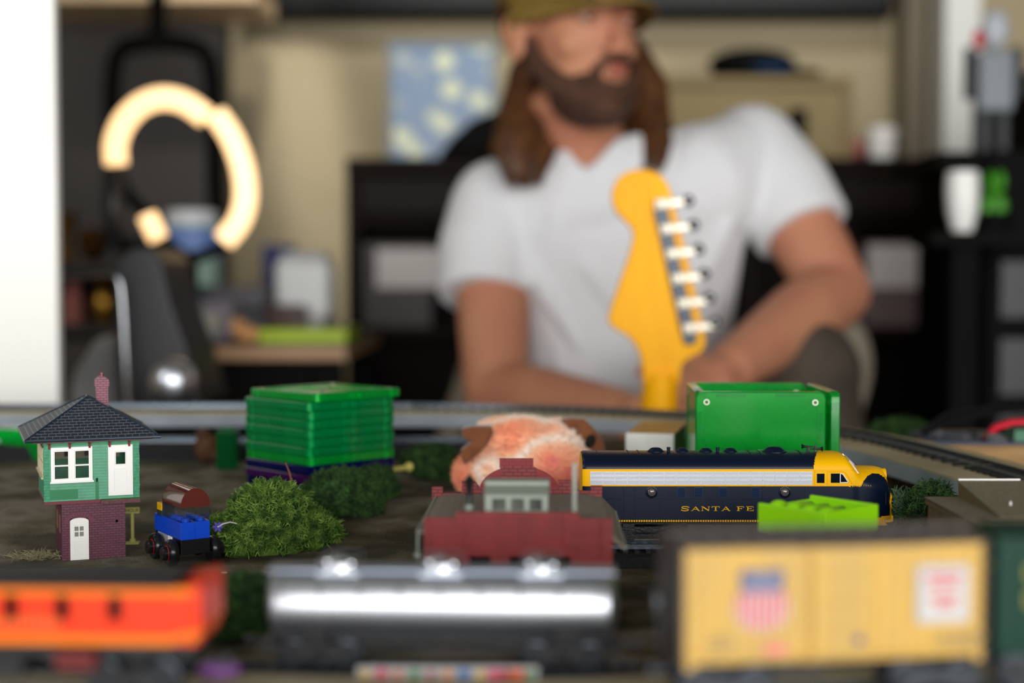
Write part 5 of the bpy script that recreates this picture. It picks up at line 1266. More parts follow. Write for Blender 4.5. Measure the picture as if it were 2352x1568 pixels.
for x in (-.03, .0): MB().box(x, x+.018, -.015, .015, 0, rz(260)).build('leg', m_rd, robot, bevel=.003)
b = MB(); b.box(-.034, .024, -.02, .02, rz(260), rz(120)); b.build('torso', m_rg, robot, bevel=.006)
b = MB(); b.ball((-.004, 0, rz(70)), (.024, .022, .034), 16, 10); b.build('head', mat('figure_white', '#b9bec4', .4), robot, True)
for x in (-.052, .026): MB().box(x, x+.015, -.01, .01, rz(230), rz(110)).build('arm', m_rd, robot, bevel=.003)
b = MB(); b.ball((-.036, -.018, rz(95)), (.010, .006, .016), 10, 6); b.build('red_badge', m_redd, robot, True)
# white post tail & leaf
oY = 2.15
vs_ = thing('white_vase', 'tall white vase standing before the black rack beside a green leaf', 'vase', (PX(2207, oY), oY, 0))
vs_.location.z = PZ(534, oY)
b = MB(); b.lathe([(.015, 0), (.023, .032), (.025, .065), (.023, .091), (.019, .092), (.017, .065), (.007, .007)], n=24); b.build('vase_body', m_white, vs_, 'auto')
st = thing('side_stand', 'narrow black stand that carries the white vase', 'stand', (PX(2207, oY), oY, 0)); MB().box(-.07, .12, -.06, .08, 0, .02).build('foot', m_blk, st); MB().box(-.02, .02, -.02, .02, .02, vs_.location.z-.02).build('post', m_blk, st); MB().box(-.06, .13, -.05, .06, vs_.location.z-.02, vs_.location.z-.0005).build('top_plate', m_blk, st)
lf = thing('leafy_plant', 'small plant with bright green leaves right of the white vase', 'plant', (PX(2262, oY)+.012, oY, vs_.location.z))
b = MB(); b.lathe([(.02, 0), (.026, .03), (.022, .03), (.01, .02)], n=14); b.build('pot', m_blk, lf)
for i in range(6):
    a = i*PI/3; b = MB(); b.ball((.010*math.cos(a), .010*math.sin(a), .040+.018*(i % 3)), (.010, .005, .017), 10, 8, Matrix.Rotation(a, 3, 'Z')); b.tube([(0, 0, .02), (.010*math.cos(a), .010*math.sin(a), .035+.018*(i % 3))], .0015, 5); b.build('leaf', mat('leaf_green', '#3c8a10', .4) if i == 0 else bpy.data.materials['leaf_green'], lf, True)
# ------------------------------------------------------------------ desk at the left
dY = 2.2; dz = PZ(790, dY)
dk2 = thing('desk', 'desk with pale wood edge and dark grey top under the clutter at the left', 'desk', (PX(795, dY), dY, 0))
MB().box(-.36, 0, 0, .55, dz-.004, dz).build('desk_top', mat('grey_desk_top', '#3c3938', .6), dk2); MB().box(-.36, 0, -.004, .55, dz-.024, dz-.004).build('wood_edge', mat('beech_edge', '#b58f6c', .5), dk2)
for x in (-.355, -.05):
    for y in (.01, .5): MB().box(x, x+.04, y, y+.04, 0, dz-.024).build('leg', m_blk, dk2)
MB().box(-.31, -.055, .03, .05, .35, dz-.024).build('modesty_panel', m_blk, dk2)
e_ = .0006
tp = lambda Y, m: mat(m[0], m[1], .5)
# printer / grey equipment box on the desk
Y = 2.42
pr_ = thing('grey_printer', 'dark grey printer on the desk under the white and blue tub', 'printer', (PX(345, Y), Y, dz+e_))
w_ = PX(610, Y)-PX(345, Y); hP = PZ(655, Y)-dz
MB().box(0, w_, 0, .26, 0, hP*.55).build('printer_base', mat('dark_grey_plastic', '#3a3a3e', .5), pr_, bevel=.006); MB().box(.01, w_-.01, .02, .25, hP*.55, hP-.002).build('printer_lid', mat('mid_grey_plastic', '#5b5a60', .5), pr_, bevel=.006); MB().box(.03, w_-.03, -.004, 0, .02, .035).build('paper_slot', mat('pale_grey_strip', '#8f8a92', .5), pr_)
tb_ = thing('supplement_tub', 'white lidded tub with blue and green label on the grey printer', 'tub', (PX(437, 2.5), 2.52, dz+hP))
th = PZ(482, 2.5)-dz-hP; rT = .048
b = MB(); b.lathe([(rT, 0), (rT, th*.78), (rT*.9, th*.82)], n=28); b.build('tub_body', mat('pale_green_label', '#9dbcae', .4), tb_, 'auto')
b = MB(); b.lathe([(rT+.0006, th*.36), (rT+.0006, th*.76)], n=28, cap=False); b.build('blue_label', mat('blue_label', '#6f90d0', .4), tb_, 'auto')
b = MB(); b.lathe([(rT*.93, th*.80), (rT*.93, th*.97), (rT*.85, th), (.01, th)], n=28); b.build('lid', mat('tub_lid', '#e6e9ee', .4), tb_, 'auto')
# orange red packet and dark teal box
Y = 2.3
boxo('orange_packet', mat('orange_packet', '#d8481a', .4), PX(352, Y), PX(395, Y), Y, Y+.03, PZ(690, Y), PZ(612, Y), 'orange packet left of the tub on the desk', 'packet')
boxo('red_box', mat('deep_red_box', '#7a1c22', .4), PX(397, Y), PX(432, Y), Y, Y+.03, PZ(690, Y), PZ(640, Y), 'deep red box beside the orange packet', 'box')
boxo('teal_box', mat('dark_teal_box', '#16303a', .4), PX(434, Y), PX(470, Y), Y, Y+.03, PZ(690, Y), PZ(655, Y), 'dark teal box beside the deep red one', 'box')
boxo('lilac_case', mat('lilac_grey', '#7e7a86', .5), PX(350, Y), PX(535, Y), Y-.02, Y+.1, dz+e_, PZ(692, Y), 'lilac grey case on the desk in front of the printer', 'case')
Y = 2.5
boxo('paper_stack', m_pap, PX(616, Y), PX(745, Y), Y-.03, Y+.2, dz+e_, PZ(735, Y), 'stack of papers under the white jug', 'papers', .001)
jug = thing('white_jug', 'large white square jug standing on the desk', 'jug', (PX(688, Y), Y+.08, PZ(735, Y)+e_))
jw = (PX(752, Y)-PX(622, Y))/2; jh = PZ(578, Y)-PZ(735, Y)
MB().box(-jw, jw, -jw, jw, 0, jh*.9).build('jug_body', mat('white_jug', '#e8eaea', .35), jug, bevel=.016, seg=4); MB().box(-jw*.8, jw*.8, -jw*.8, jw*.8, jh*.88, jh).build('jug_lid', mat('jug_lid', '#b7babd', .4), jug, bevel=.006)
boxo('blue_book', mat('indigo_book', '#2e3670', .5), PX(590, 2.66), PX(665, 2.66), 2.72, 2.735, dz+.0006, PZ(562, 2.72), 'indigo book standing behind the white jug', 'book', .001)
boxo('lime_folder', mat('lime_folder', '#a9c41a', .45), PX(600, 2.24), PX(800, 2.24), 2.215, 2.40, dz+e_, dz+.022, 'lime green folder lying at the front edge of the desk', 'folder', .002)
b = MB(); b.ball((0, 0, .016), (.022, .018, .016), 14, 8); o = b.build('peach_orb', mat('peach_plastic', '#e0a56a', .3), None, True, loc=(PX(535, 2.3), 2.3, dz+e_)); tag(o, 'peach coloured ball on the desk behind the lime folder', 'ball'); o.scale = (1.2, 1, 1.2); 
b = MB(); b.ball((0, 0, .013), (.026, .018, .013), 14, 8); o = b.build('peach_orb', bpy.data.materials['peach_plastic'], None, True, loc=(PX(572, 2.24), 2.24, dz+e_)); tag(o, 'flat peach coloured ball nearest the lime folder', 'ball')
boxo('brown_jar', mat('brown_jar', '#3e1f17', .3), PX(612, 2.42), PX(700, 2.42), 2.415, 2.46, dz+e_, PZ(700, 2.42), 'low dark brown box between the lime folder and the white jug', 'box')
b = MB(); b.lathe([(.02, 0), (.032, .02), (.036, .045), (.033, .046), (.01, .01)], n=20); o = b.build('white_bowl', mat('bowl_white', '#b9b8ae', .4), None, 'auto', loc=(PX(455, 2.0), 2.24, dz+e_)); o.location = (PX(455, 2.23), 2.245, dz+e_); tag(o, 'small white bowl at the left front edge of the desk', 'bowl')
# lilac case moved left so the bowl stands clear
# ring lamp
lY = 2.05; q_ = lambda px, py: Vector((PX(px, lY), lY, PZ(py, lY)))
rl = thing('ring_lamp', 'glowing warm white ring lamp made of curved light tubes at the left', 'lamp', (PX(400, lY), lY, 0)); L0 = rl.location
m_glow = mat('warm_light_tube', '#fff0d0', .4, emit='#ffc987', estr=1.7)
def arc(pts, n=5):
    out = []
    P4 = [pts[0]]+pts+[pts[-1]]
    for i in range(1, len(P4)-2):
        for k in range(n):
            t = k/n; a, b_, c, d = [Vector(v) for v in P4[i-1:i+3]]
            out.append(.5*((2*b_)+(c-a)*t+(2*a-5*b_+4*c-d)*t*t+(3*b_-a-3*c+d)*t*t*t))
    out.append(Vector(pts[-1])); return out
def lt_(pts, r): b = MB(); b.tube([q_(*p)-L0 for p in arc(pts)], r, 16); return b.build('light_tube', m_glow, rl, True)
lt_([(271, 378), (270, 330), (290, 280), (330, 240), (380, 225), (430, 236), (476, 268)], .0165)
lt_([(500, 262), (535, 315), (560, 385), (566, 455), (550, 510), (515, 553)], .0165)
lt_([(340, 494), (352, 520), (366, 548)], .014)
b = MB(); b.tube([q_(*p)-L0+Vector((0, .03, 0)) for p in arc([(476, 268), (430, 232), (380, 222), (330, 238), (288, 280), (266, 330), (268, 400), (290, 450), (340, 500), (370, 552), (430, 590), (515, 556), (552, 510), (568, 455), (562, 385), (535, 315), (500, 262)])], .009, 8)
b.build('back_rim', m_blk, rl, True)
b = MB(); b.tube([q_(268, 385)-L0, q_(262, 470)-L0, q_(272, 560)-L0], .016, 10); b.build('housing', mat('charcoal_plastic', '#26262a', .4), rl, True)
b = MB(); b.cyl(q_(430, 590)-L0+Vector((0, .03, 0)), (q_(430, 590).x-L0.x, .03, 0), .01, n=12); b.cyl((q_(430, 590).x-L0.x, .03, 0), (q_(430, 590).x-L0.x, .03, .02), .055, n=28); b.build('stand_pole', m_blk, rl)
# hanging black frame behind the ring lamp
hY = 2.8; h_ = lambda px, py: Vector((PX(px, hY), 0, PZ(py, hY)))
hf_ = thing('hanging_frame', 'black rounded tubular frame hanging behind the ring lamp', 'frame', (0, hY, 0))
b = MB(); b.tube([h_(*p) for p in arc([(268, 560), (262, 400), (264, 200), (280, 120), (330, 100), (380, 98), (430, 102), (478, 125), (494, 210), (496, 400), (490, 560), (380, 575), (268, 560)])], .017, 10); b.build('loop', m_blk, hf_, True)
b = MB(); b.tube([h_(368, 98), h_(370, -60), Vector((PX(370, hY), 0, 2.6))], .017, 10); b.box(PX(335, hY), PX(405, hY), -.02, .02, PZ(115, hY), PZ(80, hY)); b.build('hanger', m_blk, hf_)
# wood shelf, top left; warm light on its edge is put into the pale colour
sY = 3.15
boxo('wall_shelf', mat('lit_wood_shelf', '#ffdcae', .5), -1.9, PX(612, sY), sY-.1, 3.299, PZ(24, sY), PZ(-25, sY), 'honey coloured wooden shelf on the grey panelling, top left', 'shelf')
boxo('black_shelf_box', m_blk, PX(520, 3.2), PX(625, 3.2), 3.05+.1, 3.28, PZ(-26, 3.15)+.001, PZ(-100, 3.2), 'black box on the honey coloured shelf', 'box')
# dark speaker wedge
wY = 1.78
o = hump('black_wedge_case', [(262, 930), (262, 600), (300, 568), (350, 565), (372, 600), (395, 700), (430, 800), (462, 930)], wY, wY+.16, mat('charcoal_case', '#2b2b2f', .5), 'charcoal wedge-shaped case standing behind the far deck at the left', 'case', .006); hgt = o.location.z
o2 = boxo('black_stool', m_blk, PX(255, wY), PX(470, wY), wY-.02, wY+.2, 0, hgt-.0005, 'black stool under the charcoal wedge case', 'stool')
b = MB(); c = P(400, 876, 1.60); b.ball((0, 0, 0), .0268, 28, 18); 
cl_ = thing('chrome_desk_lamp', 'round polished chrome lamp head behind the far deck', 'lamp', (c.x, 1.60, 0)); b2 = MB(); b2.ball((0, 0, c.z), .0268, 28, 18); b2.build('lamp_head', m_chrome if False else mat('satin_chrome', '#dfe3ea', .36, 1), cl_, True); b.bm.free()
b = MB(); b.cyl((0, 0, c.z-.025), (0, 0, .02), .006, n=10); b.cyl((0, 0, .02), (0, 0, 0), .07, n=24); b.build('lamp_stem', m_blk, cl_)
# chrome tube chair
kY = 1.72; k2 = lambda px, py: Vector((PX(px, kY), 0, PZ(py, kY)))
ch = thing('tube_stand', 'bent chrome tube stand in front of the charcoal case at the left', 'stand', (0, kY, 0))
b = MB(); pts = arc([(90, 640), (180, 637), (250, 632), (272, 640), (280, 680), (286, 800), (292, 930)]); v = [k2(*p) for p in pts]; v.append(Vector((v[-1].x+.03, -.05, 0))); b.tube(v, .0035, 10)
b.tube([k2(90, 640), k2(80, 930), Vector((k2(80, 930).x-.02, -.05, 0))], .0035, 10); b.build('chrome_frame', mat('chair_chrome', '#a9abb0', .2, 1), ch, True)
b = MB(); b.box(PX(90, kY), PX(282, kY), -.02, .02, .42, .435); b.build('cross_board', m_blk, ch, bevel=.003)

gY = 2.0
o = hump('grey_cloth', [(150, 935), (165, 850), (215, 780), (255, 765), (268, 830), (275, 935)], gY, gY+.09, mat('grey_cloth', '#c0c4c8', .8, col2='#8f9296', scale=14), 'pale grey cloth draped over a box behind the chrome stand', 'cloth', .012)
boxo('cloth_box', mat('cloth_box_dark', '#201d1c', .7), PX(145, gY), PX(280, gY), gY-.01, gY+.12, 0, o.location.z-.0005, 'dark box under the pale grey cloth', 'box')
# brass and pink ornaments, far left
oY = 2.55
for i, (px, py, rw, rh, ang, col, nm, lab, ct) in enumerate([(165, 545, 38, 90, -35, '#a87f38', 'brass_horn', 'brass coloured horn on the dark cabinet at the far left', 'ornament'), (192, 520, 38, 30, 0, '#4c3318', 'bronze_bowl', 'dark bronze ornament behind the brass horn', 'ornament'), (246, 690, 22, 60, -28, '#94743a', 'brass_bar', 'slanted brass bar framed by the chrome chair', 'ornament'), (168, 695, 22, 52, 14, '#a8655e', 'pink_figurine', 'dusty pink figurine at the far left', 'figurine')]):
    pass
cz0 = PZ(600, oY); cz1 = PZ(745, oY)
cab_ = thing('dark_cabinet', 'low dark open cabinet at the far left holding brass ornaments', 'cabinet', (PX(120, oY), oY, 0)); cwid = PX(345, oY)-PX(120, oY)
for z in (cz0-.02, cz1-.02, .1): MB().box(-.15, cwid, 0, .3, z, z+.02).build('shelf', mat('dark_taupe_wood', '#2e2925', .6) if 'dark_taupe_wood' not in bpy.data.materials else bpy.data.materials['dark_taupe_wood'], cab_)
for x in (-.17, cwid): MB().box(x, x+.02, 0, .3, 0, cz0).build('side_board', bpy.data.materials['dark_taupe_wood'], cab_)
MB().box(-.15, cwid, .28, .3, .12, cz0-.02).build('back_board', bpy.data.materials['dark_taupe_wood'], cab_)
MB().box(-.15, cwid, .004, .02, .13, cz1-.03).build('door', mat('taupe_front', '#4a443e', .6), cab_)
def orn(name, m, z, px, prof, label, cat, tilt=0, s=1):
    o = MB().lathe([(r*s, h*s) for r, h in prof], n=20).build(name, m, None, 'auto', loc=(PX(px, oY+.1), oY+.1, z+.001), rot=(0, 0, 0)); tag(o, label, cat); return o
m_brs = mat('aged_brass', '#b08538', .3, 1)
orn('brass_horn', m_brs, cz0, 152, [(.026, 0), (.02, .01), (.010, .03), (.016, .06), (.026, .09), (.02, .09)], 'brass goblet on the dark cabinet at the far left', 'ornament')
orn('bronze_urn', mat('dark_bronze', '#5a3a1a', .4, .8), cz0, 216, [(.014, 0), (.025, .02), (.03, .045), (.022, .06), (.01, .062)], 'squat dark bronze urn beside the brass goblet', 'ornament')
orn('brass_vase', m_brs, cz1, 240, [(.018, 0), (.022, .024), (.024, .045), (.012, .066), (.015, .08), (.01, .08)], 'brass vase on the lower cabinet shelf', 'vase')
orn('pink_figurine', mat('dusty_rose', '#b06a62', .6), cz1, 168, [(.02, 0), (.017, .024), (.02, .04), (.012, .055), (.013, .07), (.006, .08)], 'dusty pink figurine on the lower cabinet shelf', 'figurine')
# ================================================================== the man
def bake(mb, name, m, parent, voxel, smooth=6, cut=None, keep=None, extra=None):
    bmesh.ops.recalc_face_normals(mb.bm, faces=mb.bm.faces)
    me = bpy.data.meshes.new('t'); mb.bm.to_mesh(me); mb.bm.free(); o = bpy.data.objects.new('t', me); COL.objects.link(o)
    r = o.modifiers.new('r', 'REMESH'); r.mode = 'VOXEL'; r.voxel_size = voxel
    if smooth: s = o.modifiers.new('s', 'SMOOTH'); s.factor = .5; s.iterations = smooth
    dg = bpy.context.evaluated_depsgraph_get(); n = bpy.data.meshes.new_from_object(o.evaluated_get(dg)); bpy.data.objects.remove(o)
    if cut:
        b = bmesh.new(); b.from_mesh(n); bmesh.ops.delete(b, geom=[v for v in b.verts if cut(v.co)], context='VERTS')
        for _ in range(14):
            bd_ = [(v, [e.other_vert(v) for e in v.link_edges if e.is_boundary]) for v in b.verts if v.is_boundary]
            nw = [(v, sum((q.co for q in ns), Vector())/len(ns)) for v, ns in bd_ if len(ns) == 2]
            for v, c in nw: v.co = v.co.lerp(c, .5)
        b.to_mesh(n); b.free()
    n.polygons.foreach_set('use_smooth', [True]*len(n.polygons)); n.materials.clear(); n.materials.append(m); n.name = name
    o = bpy.data.objects.new(name, n); COL.objects.link(o); o.parent = parent; return o
def W(px, py, Y): return P(px, py, Y)
man = thing('person', 'man with long brown hair, beard, olive cap and white t-shirt sitting behind the layout', 'person', (.12, 2.0, 0))
MO = Matrix.Translation(-Vector((.12, 2.0, 0)))
class WB(MB):                # world-space builder for parts of the man
    def v(s, p): return s.bm.verts.new(MO @ Vector(p))
m_skin = mat('skin', '#ba8262', .55, col2='#b4765c', scale=14, sss=.06, spec=.35); 
SL, SR = W(1125, 475, 1.93), W(1745, 352, 1.97)
EL, ER = W(1140, 905, 1.80), W(1922, 672, 1.86)
WL, WR = W(1440, 950, 1.63), W(1672, 850, 1.65)
NB, HD = W(1350, 372, 1.95), None
CH = W(1437, 520, 1.95); WA = W(1425, 830, 1.95); PE = Vector((W(1400, 1000, 1.98).x, 2.0, .53))
eyez = W(1300, 76, 1.86).z; HC = Vector((W(1315, 76, 1.86).x, 1.86, eyez))
HM = Matrix.Translation(HC) @ Matrix.Rotation(R(31), 4, 'Z') @ Matrix.Rotation(R(-3), 4, 'X')
class HB(WB):                # head-space builder
    def v(s, p): return s.bm.verts.new(MO @ (HM @ Vector(p)))
def hball(hb, c, r, n=20, m=14): hb.ball(c, r, n, m)
sx = (SR-SL).normalized()
def torso(b, g=0):
    def ringT(c, hw, hd, ax, tilt=0):
        ax = Vector(ax).normalized(); up = Vector((0, 0, 1)); dp = Vector((0, 1, 0))
        return [c+ax*hw*(abs(math.cos(a))**.85*(1 if math.cos(a) > 0 else -1))+dp*hd*math.sin(a) for a in [2*PI*k/32 for k in range(32)]]
    mid = (SL+SR)/2
    st = [(PE+Vector((0, 0, -.09)), .15, .10, (1, 0, 0)), (PE, .165, .125, (1, 0, 0)), (PE.lerp(WA, .5), .15, .12, (1, 0, .03)), (WA, .138, .115, (1, 0, .08)), (WA.lerp(CH, .5), .150, .12, (1, 0, .14)), (CH, .168, .125, sx), (mid+Vector((0, 0, -.035)), .178, .105, sx), (mid+Vector((-.01, 0, .02)), .155, .085, sx), (NB.lerp(mid, .45)+Vector((0, 0, .035)), .10, .07, sx), (NB+Vector((0, 0, .02)), .066, .06, sx)]
    b.rings([ringT(c, hw+g, hd+g, ax) for c, hw, hd, ax in st])
def limb(b, pts, rs, n=20):
    P_, R_ = [], []
    for (a, c), (ra, rc) in zip(zip(pts, pts[1:]), zip(rs, rs[1:])):
        for k in range(6): t = k/6; P_.append(Vector(a).lerp(Vector(c), t)); R_.append(ra+(rc-ra)*t)
    P_.append(Vector(pts[-1])); R_.append(rs[-1]); b.tube(P_, R_, n)
    for p, r in zip(pts[:-1], rs[:-1]): b.ball(p, r*.99, 16, 10)
def hand(b, wrist, d, n, curl=.5, side=1):
    """palm and five fingers: d = pointing direction, n = back-of-hand normal"""
    d = d.normalized(); n = (n-d*n.dot(d)).normalized(); s = d.cross(n)*side
    Mx = Matrix((s, d, n)).transposed()
    b.ball(wrist+d*.045, (.040, .052, .016), 18, 12, Mx)
    b.ball(wrist+d*.075, (.041, .020, .013), 18, 12, Mx)
    b.tube([wrist-d*.02, wrist+d*.01, wrist+d*.03], [.029, .027, .030], 14, .8)
    for i, (off, L0, r) in enumerate(((-.031, .068, .0086), (-.011, .076, .0090), (.010, .071, .0087), (.030, .056, .0077))):
        p = wrist+d*(.083-abs(i-1.3)*.004)+s*off; dr = d.copy(); pts = [p-d*.018, p]; rr = [r*1.1, r*1.06]
        for seg, f in ((.45, 1), (.32, .93), (.23, .82)):
            ang = curl*(.55+.25*(i*.3)); dr = (dr*math.cos(ang)-n*math.sin(ang)).normalized()
            pts.append(pts[-1]+dr*L0*seg); rr.append(r*f)
        limb(b, pts, rr, 12); b.ball(pts[-1], r*.8, 12, 8)
    p = wrist+d*.022-s*.032; q = p+(-s*.72+d*.7-n*.25).normalized()*.036; e = q+(-s*.30+d*.9-n*.35).normalized()*.030
    limb(b, [wrist+d*.012-s*.012, p, q, e], [.015, .013, .0105, .0085], 12); b.ball(e, .0082, 12, 8)
# body, one continuous surface
b = WB()
torso(b, -.008)
neck_top = HM @ Vector((0, .022, -.06))
limb(b, [NB+Vector((0, .005, -.02)), NB.lerp(neck_top, .5), neck_top], [.066, .057, .056])
limb(b, [SL, SL.lerp(EL, .5), EL, EL.lerp(WL, .35), WL], [.054, .049, .042, .043, .028])
limb(b, [SR, SR.lerp(ER, .5), ER, ER.lerp(WR, .35), WR], [.056, .052, .045, .047, .030])
hand(b, WL, (W(1560, 985, 1.56)-WL), Vector((-.1, -.75, .6)), .55, 1)
hand(b, WR, (W(1560, 930, 1.60)-WR), Vector((.1, -.8, .6)), .5, -1)
KL = Vector((W(1200, 1000, 1.62).x, 1.60, .585)); KR = W(1850, 860, 1.76)
HL_, HR_ = PE+Vector((-.09, -.02, -.01)), PE+Vector((.09, -.02, 0))
AL = Vector((KL.x-.03, 1.68, .10)); AR = Vector((KR.x+.0, 1.62, .40))
limb(b, [HL_, KL, AL], [.085, .056, .038]); limb(b, [HR_, KR, AR], [.085, .056, .038])
hb = HB(); hb.bm.free(); hb.bm = b.bm
for c, r in (((0, .018, .035), (.075, .093, .088)), ((0, -.028, -.012), (.063, .062, .070)), ((0, -.030, -.070), (.052, .056, .044)), ((0, -.066, -.100), (.025, .024, .019)), ((0, -.076, .022), (.047, .015, .010)), ((.036, -.054, -.028), (.024, .021, .022)), ((-.036, -.054, -.028), (.024, .021, .022)), ((0, -.040, .032), (.050, .037, .020)), ((0, -.083, -.068), (.026, .013, .018)), ((0, -.094, -.061), (.021, .006, .0048)), ((0, -.093, -.071), (.019, .007, .0055)), ((0, -.108, -.040), (.0115, .012, .0095)), ((.012, -.100, -.042), (.0075, .009, .0065)), ((-.012, -.100, -.042), (.0075, .009, .0065)), ((.03, -.068, .002), (.016, .012, .010)), ((-.03, -.068, .002), (.016, .012, .010))): hball(hb, c, r)
hb.tube([(0, -.080, .014), (0, -.092, -.005), (0, -.104, -.026), (0, -.108, -.040)], [.009, .0085, .0095, .011], 12)
for s in (-1, 1):
    M3 = Matrix.Rotation(R(-12*s), 3, 'Z'); hb.ball((s*.078, .014, -.012), (.007, .019, .031), 14, 12, M3); hb.tube([(s*.074, .0, .008), (s*.084, .014, .020), (s*.087, .030, .012), (s*.084, .030, -.012), (s*.078, .012, -.036)], .0045, 8)
bod = bake(b, 'body', m_skin, man, .004, 5)
# eyes and brows
for s in (-1, 1):
    hb = HB(); hb.ball((s*.0305, -.0735, .003), .0118, 16, 12); e = hb.build('eye', mat('eye_white', '#8f857c', .4) if s == -1 else bpy.data.materials['eye_white'], man, True)
    hb = HB(); hb.ball((s*.0305+.002, -.0835, .003), (.0062, .0030, .0062), 12, 8); hb.build('iris', mat('iris_brown', '#2a1a12', .15) if s == -1 else bpy.data.materials['iris_brown'], e, True)
    hb = HB(); hb.tube([(s*.014, -.0885, .019), (s*.03, -.0875, .0245), (s*.047, -.072, .020)], [.0035, .0045, .0025], 8, .7); hb.build('eyebrow', mat('brow_hair', '#4a2f1c', .8) if s == -1 else bpy.data.materials['brow_hair'], man, True)
    hb = HB(); hb.ball((s*.0305, -.0748, .0065), (.0135, .0128, .0098), 16, 12); hb.tube([(s*.018, -.0835, -.005), (s*.03, -.0862, -.0068), (s*.043, -.0765, -.004)], .0026, 8); hb.build('eyelid', m_skin, man, True)
b = HB(); b.ball((0, -.0985, -.0615), (.019, .0055, .0042), 16, 8); b.ball((0, -.0975, -.0700), (.017, .0065, .0052), 16, 8); b.build('lips', mat('lips', '#a5604f', .45), man, True)
# beard
m_beard = mat('brown_beard', '#4e3120', .85, col2='#3a2316', scale=260, stretch=(1, 1, .3), bump=.6)
b = HB()
for c, r in (((0, -.040, -.088), (.054, .056, .040)), ((0, -.070, -.110), (.030, .028, .024)), ((0, -.100, -.0545), (.026, .009, .006))): b.ball(c, r, 20, 14)
for s in (-1, 1): b.tube([(s*.066, .004, -.012), (s*.064, -.010, -.045), (s*.053, -.036, -.075), (s*.028, -.066, -.098)], [.007, .013, .017, .020], 12); b.tube([(s*.004, -.104, -.053), (s*.024, -.094, -.062), (s*.034, -.080, -.082)], [.006, .0065, .008], 10)
def bc_(v):
    p = HM.inverted() @ (MO.inverted() @ v); return p.y < -.075 and (p.x/.021)**2+((p.z+.067)/.0115)**2 < 1
bake(b, 'beard', m_beard, man, .003, 2, bc_)
# hair: volume plus many strands
m_hair = mat('long_brown_hair', '#3f2514', .5, col2='#5f3a1c', scale=90, stretch=(1, 1, .12), bump=.4)
b = WB(); hb = HB(); hb.bm.free(); hb.bm = b.bm
hb.ball((0, .030, .030), (.080, .092, .078), 20, 14)
def wpts(*q): return [W(*p) for p in q]
paths = [(wpts((1238, 60, 1.93), (1222, 170, 1.92), (1200, 260, 1.89), (1180, 340, 1.84), (1190, 412, 1.81)), [.016, .030, .032, .028, .010]),
         (wpts((1250, 90, 1.96), (1250, 200, 1.96), (1235, 300, 1.92), (1215, 370, 1.86), (1222, 405, 1.83)), [.018, .034, .034, .028, .010]),
         (wpts((1440, 90, 1.97), (1478, 190, 1.95), (1490, 270, 1.93), (1502, 330, 1.89), (1498, 380, 1.85)), [.014, .026, .027, .025, .010]),
         (wpts((1420, 100, 2.0), (1465, 220, 1.99), (1475, 300, 1.96), (1470, 370, 1.92)), [.02, .034, .03, .012])]
for p, r in paths:
    P4 = [p[0]]+p+[p[-1]]; out = []; ro = []
    for i in range(1, len(P4)-2):
        for k in range(6):
            t = k/6; a, b1, c, d = P4[i-1:i+3]; out.append(.5*((2*b1)+(c-a)*t+(2*a-5*b1+4*c-d)*t*t+(3*b1-a-3*c+d)*t**3)); ro.append(r[i-1]+(r[i]-r[i-1])*t)
    out.append(p[-1]); ro.append(r[-1]); b.tube(out, ro, 14)
hv = bake(b, 'hair', m_hair, man, .005, 4)
b = WB(); rnd = random.Random(4)
for p, r in paths:
    for i in range(60):
        a = rnd.uniform(0, 2*PI); q = rnd.uniform(.75, 1.15); pts = []
        for j, (c, rr) in enumerate(zip(p, r)): pts.append(c+Vector((math.cos(a), math.sin(a)*.8, 0))*rr*q*(1.25 if j == len(p)-1 else 1)+Vector((rnd.gauss(0, .003), rnd.gauss(0, .003), -.012*rnd.random() if j == len(p)-1 else 0)))
        b.tube(pts, [.0022, .0024, .0022, .002, .0008][:len(pts)], 4)
o = b.build('hair_strands', m_hair, hv, True); o['kind'] = 'stuff'
# cap
m_cap = mat('olive_gold_cap', '#7d6526', .75, col2='#6f5920', scale=60, bump=.2, bscale=500)
b = HB(); rg = []
for j in range(11):
    t = PI/2*j/10.3; rg.append([(.0865*math.cos(t)*math.cos(a), .016+.104*math.cos(t)*math.sin(a), .036+.010*math.sin(a)+.096*math.sin(t)) for a in [2*PI*k/36 for k in range(36)]])
b.rings(rg); b.ball((0, .016, .131), .007, 10, 6); cp_ = b.build('cap', m_cap, man, 'auto')
b = HB(); N_ = 18; top = []; bot = []
for j in range(5):
    row = []; 
    for i in range(N_+1):
        a = PI+PI*i/N_; rr = 1+j*.17*abs(math.sin(a))**.8; row.append((.083*math.cos(a)*(1+.02*j), .016+.100*math.sin(a)*rr, .036+.010*math.sin(a)-.004*j-.030*(math.cos(a)**2)*(j/4)*.4))
    top.append(row)
V1 = [[b.v(p) for p in r] for r in top]; V2 = [[b.v((p[0], p[1], p[2]-.004)) for p in r] for r in top]
for A1, A2, fl_ in ((V1[:-1], V1[1:], 0), (V2[:-1], V2[1:], 1)):
    for r1, r2 in zip(A1, A2):
        for i in range(N_): b.f([r1[i], r1[i+1], r2[i+1], r2[i]])
for r1, r2 in ((V1[0], V2[0]), (V1[-1], V2[-1])):
    for i in range(N_): b.f([r1[i], r1[i+1], r2[i+1], r2[i]])
for i in (0, N_):
    for j in range(4): b.f([V1[j][i], V1[j+1][i], V2[j+1][i], V2[j][i]])
b.build('cap_brim', m_cap, cp_, 'auto')
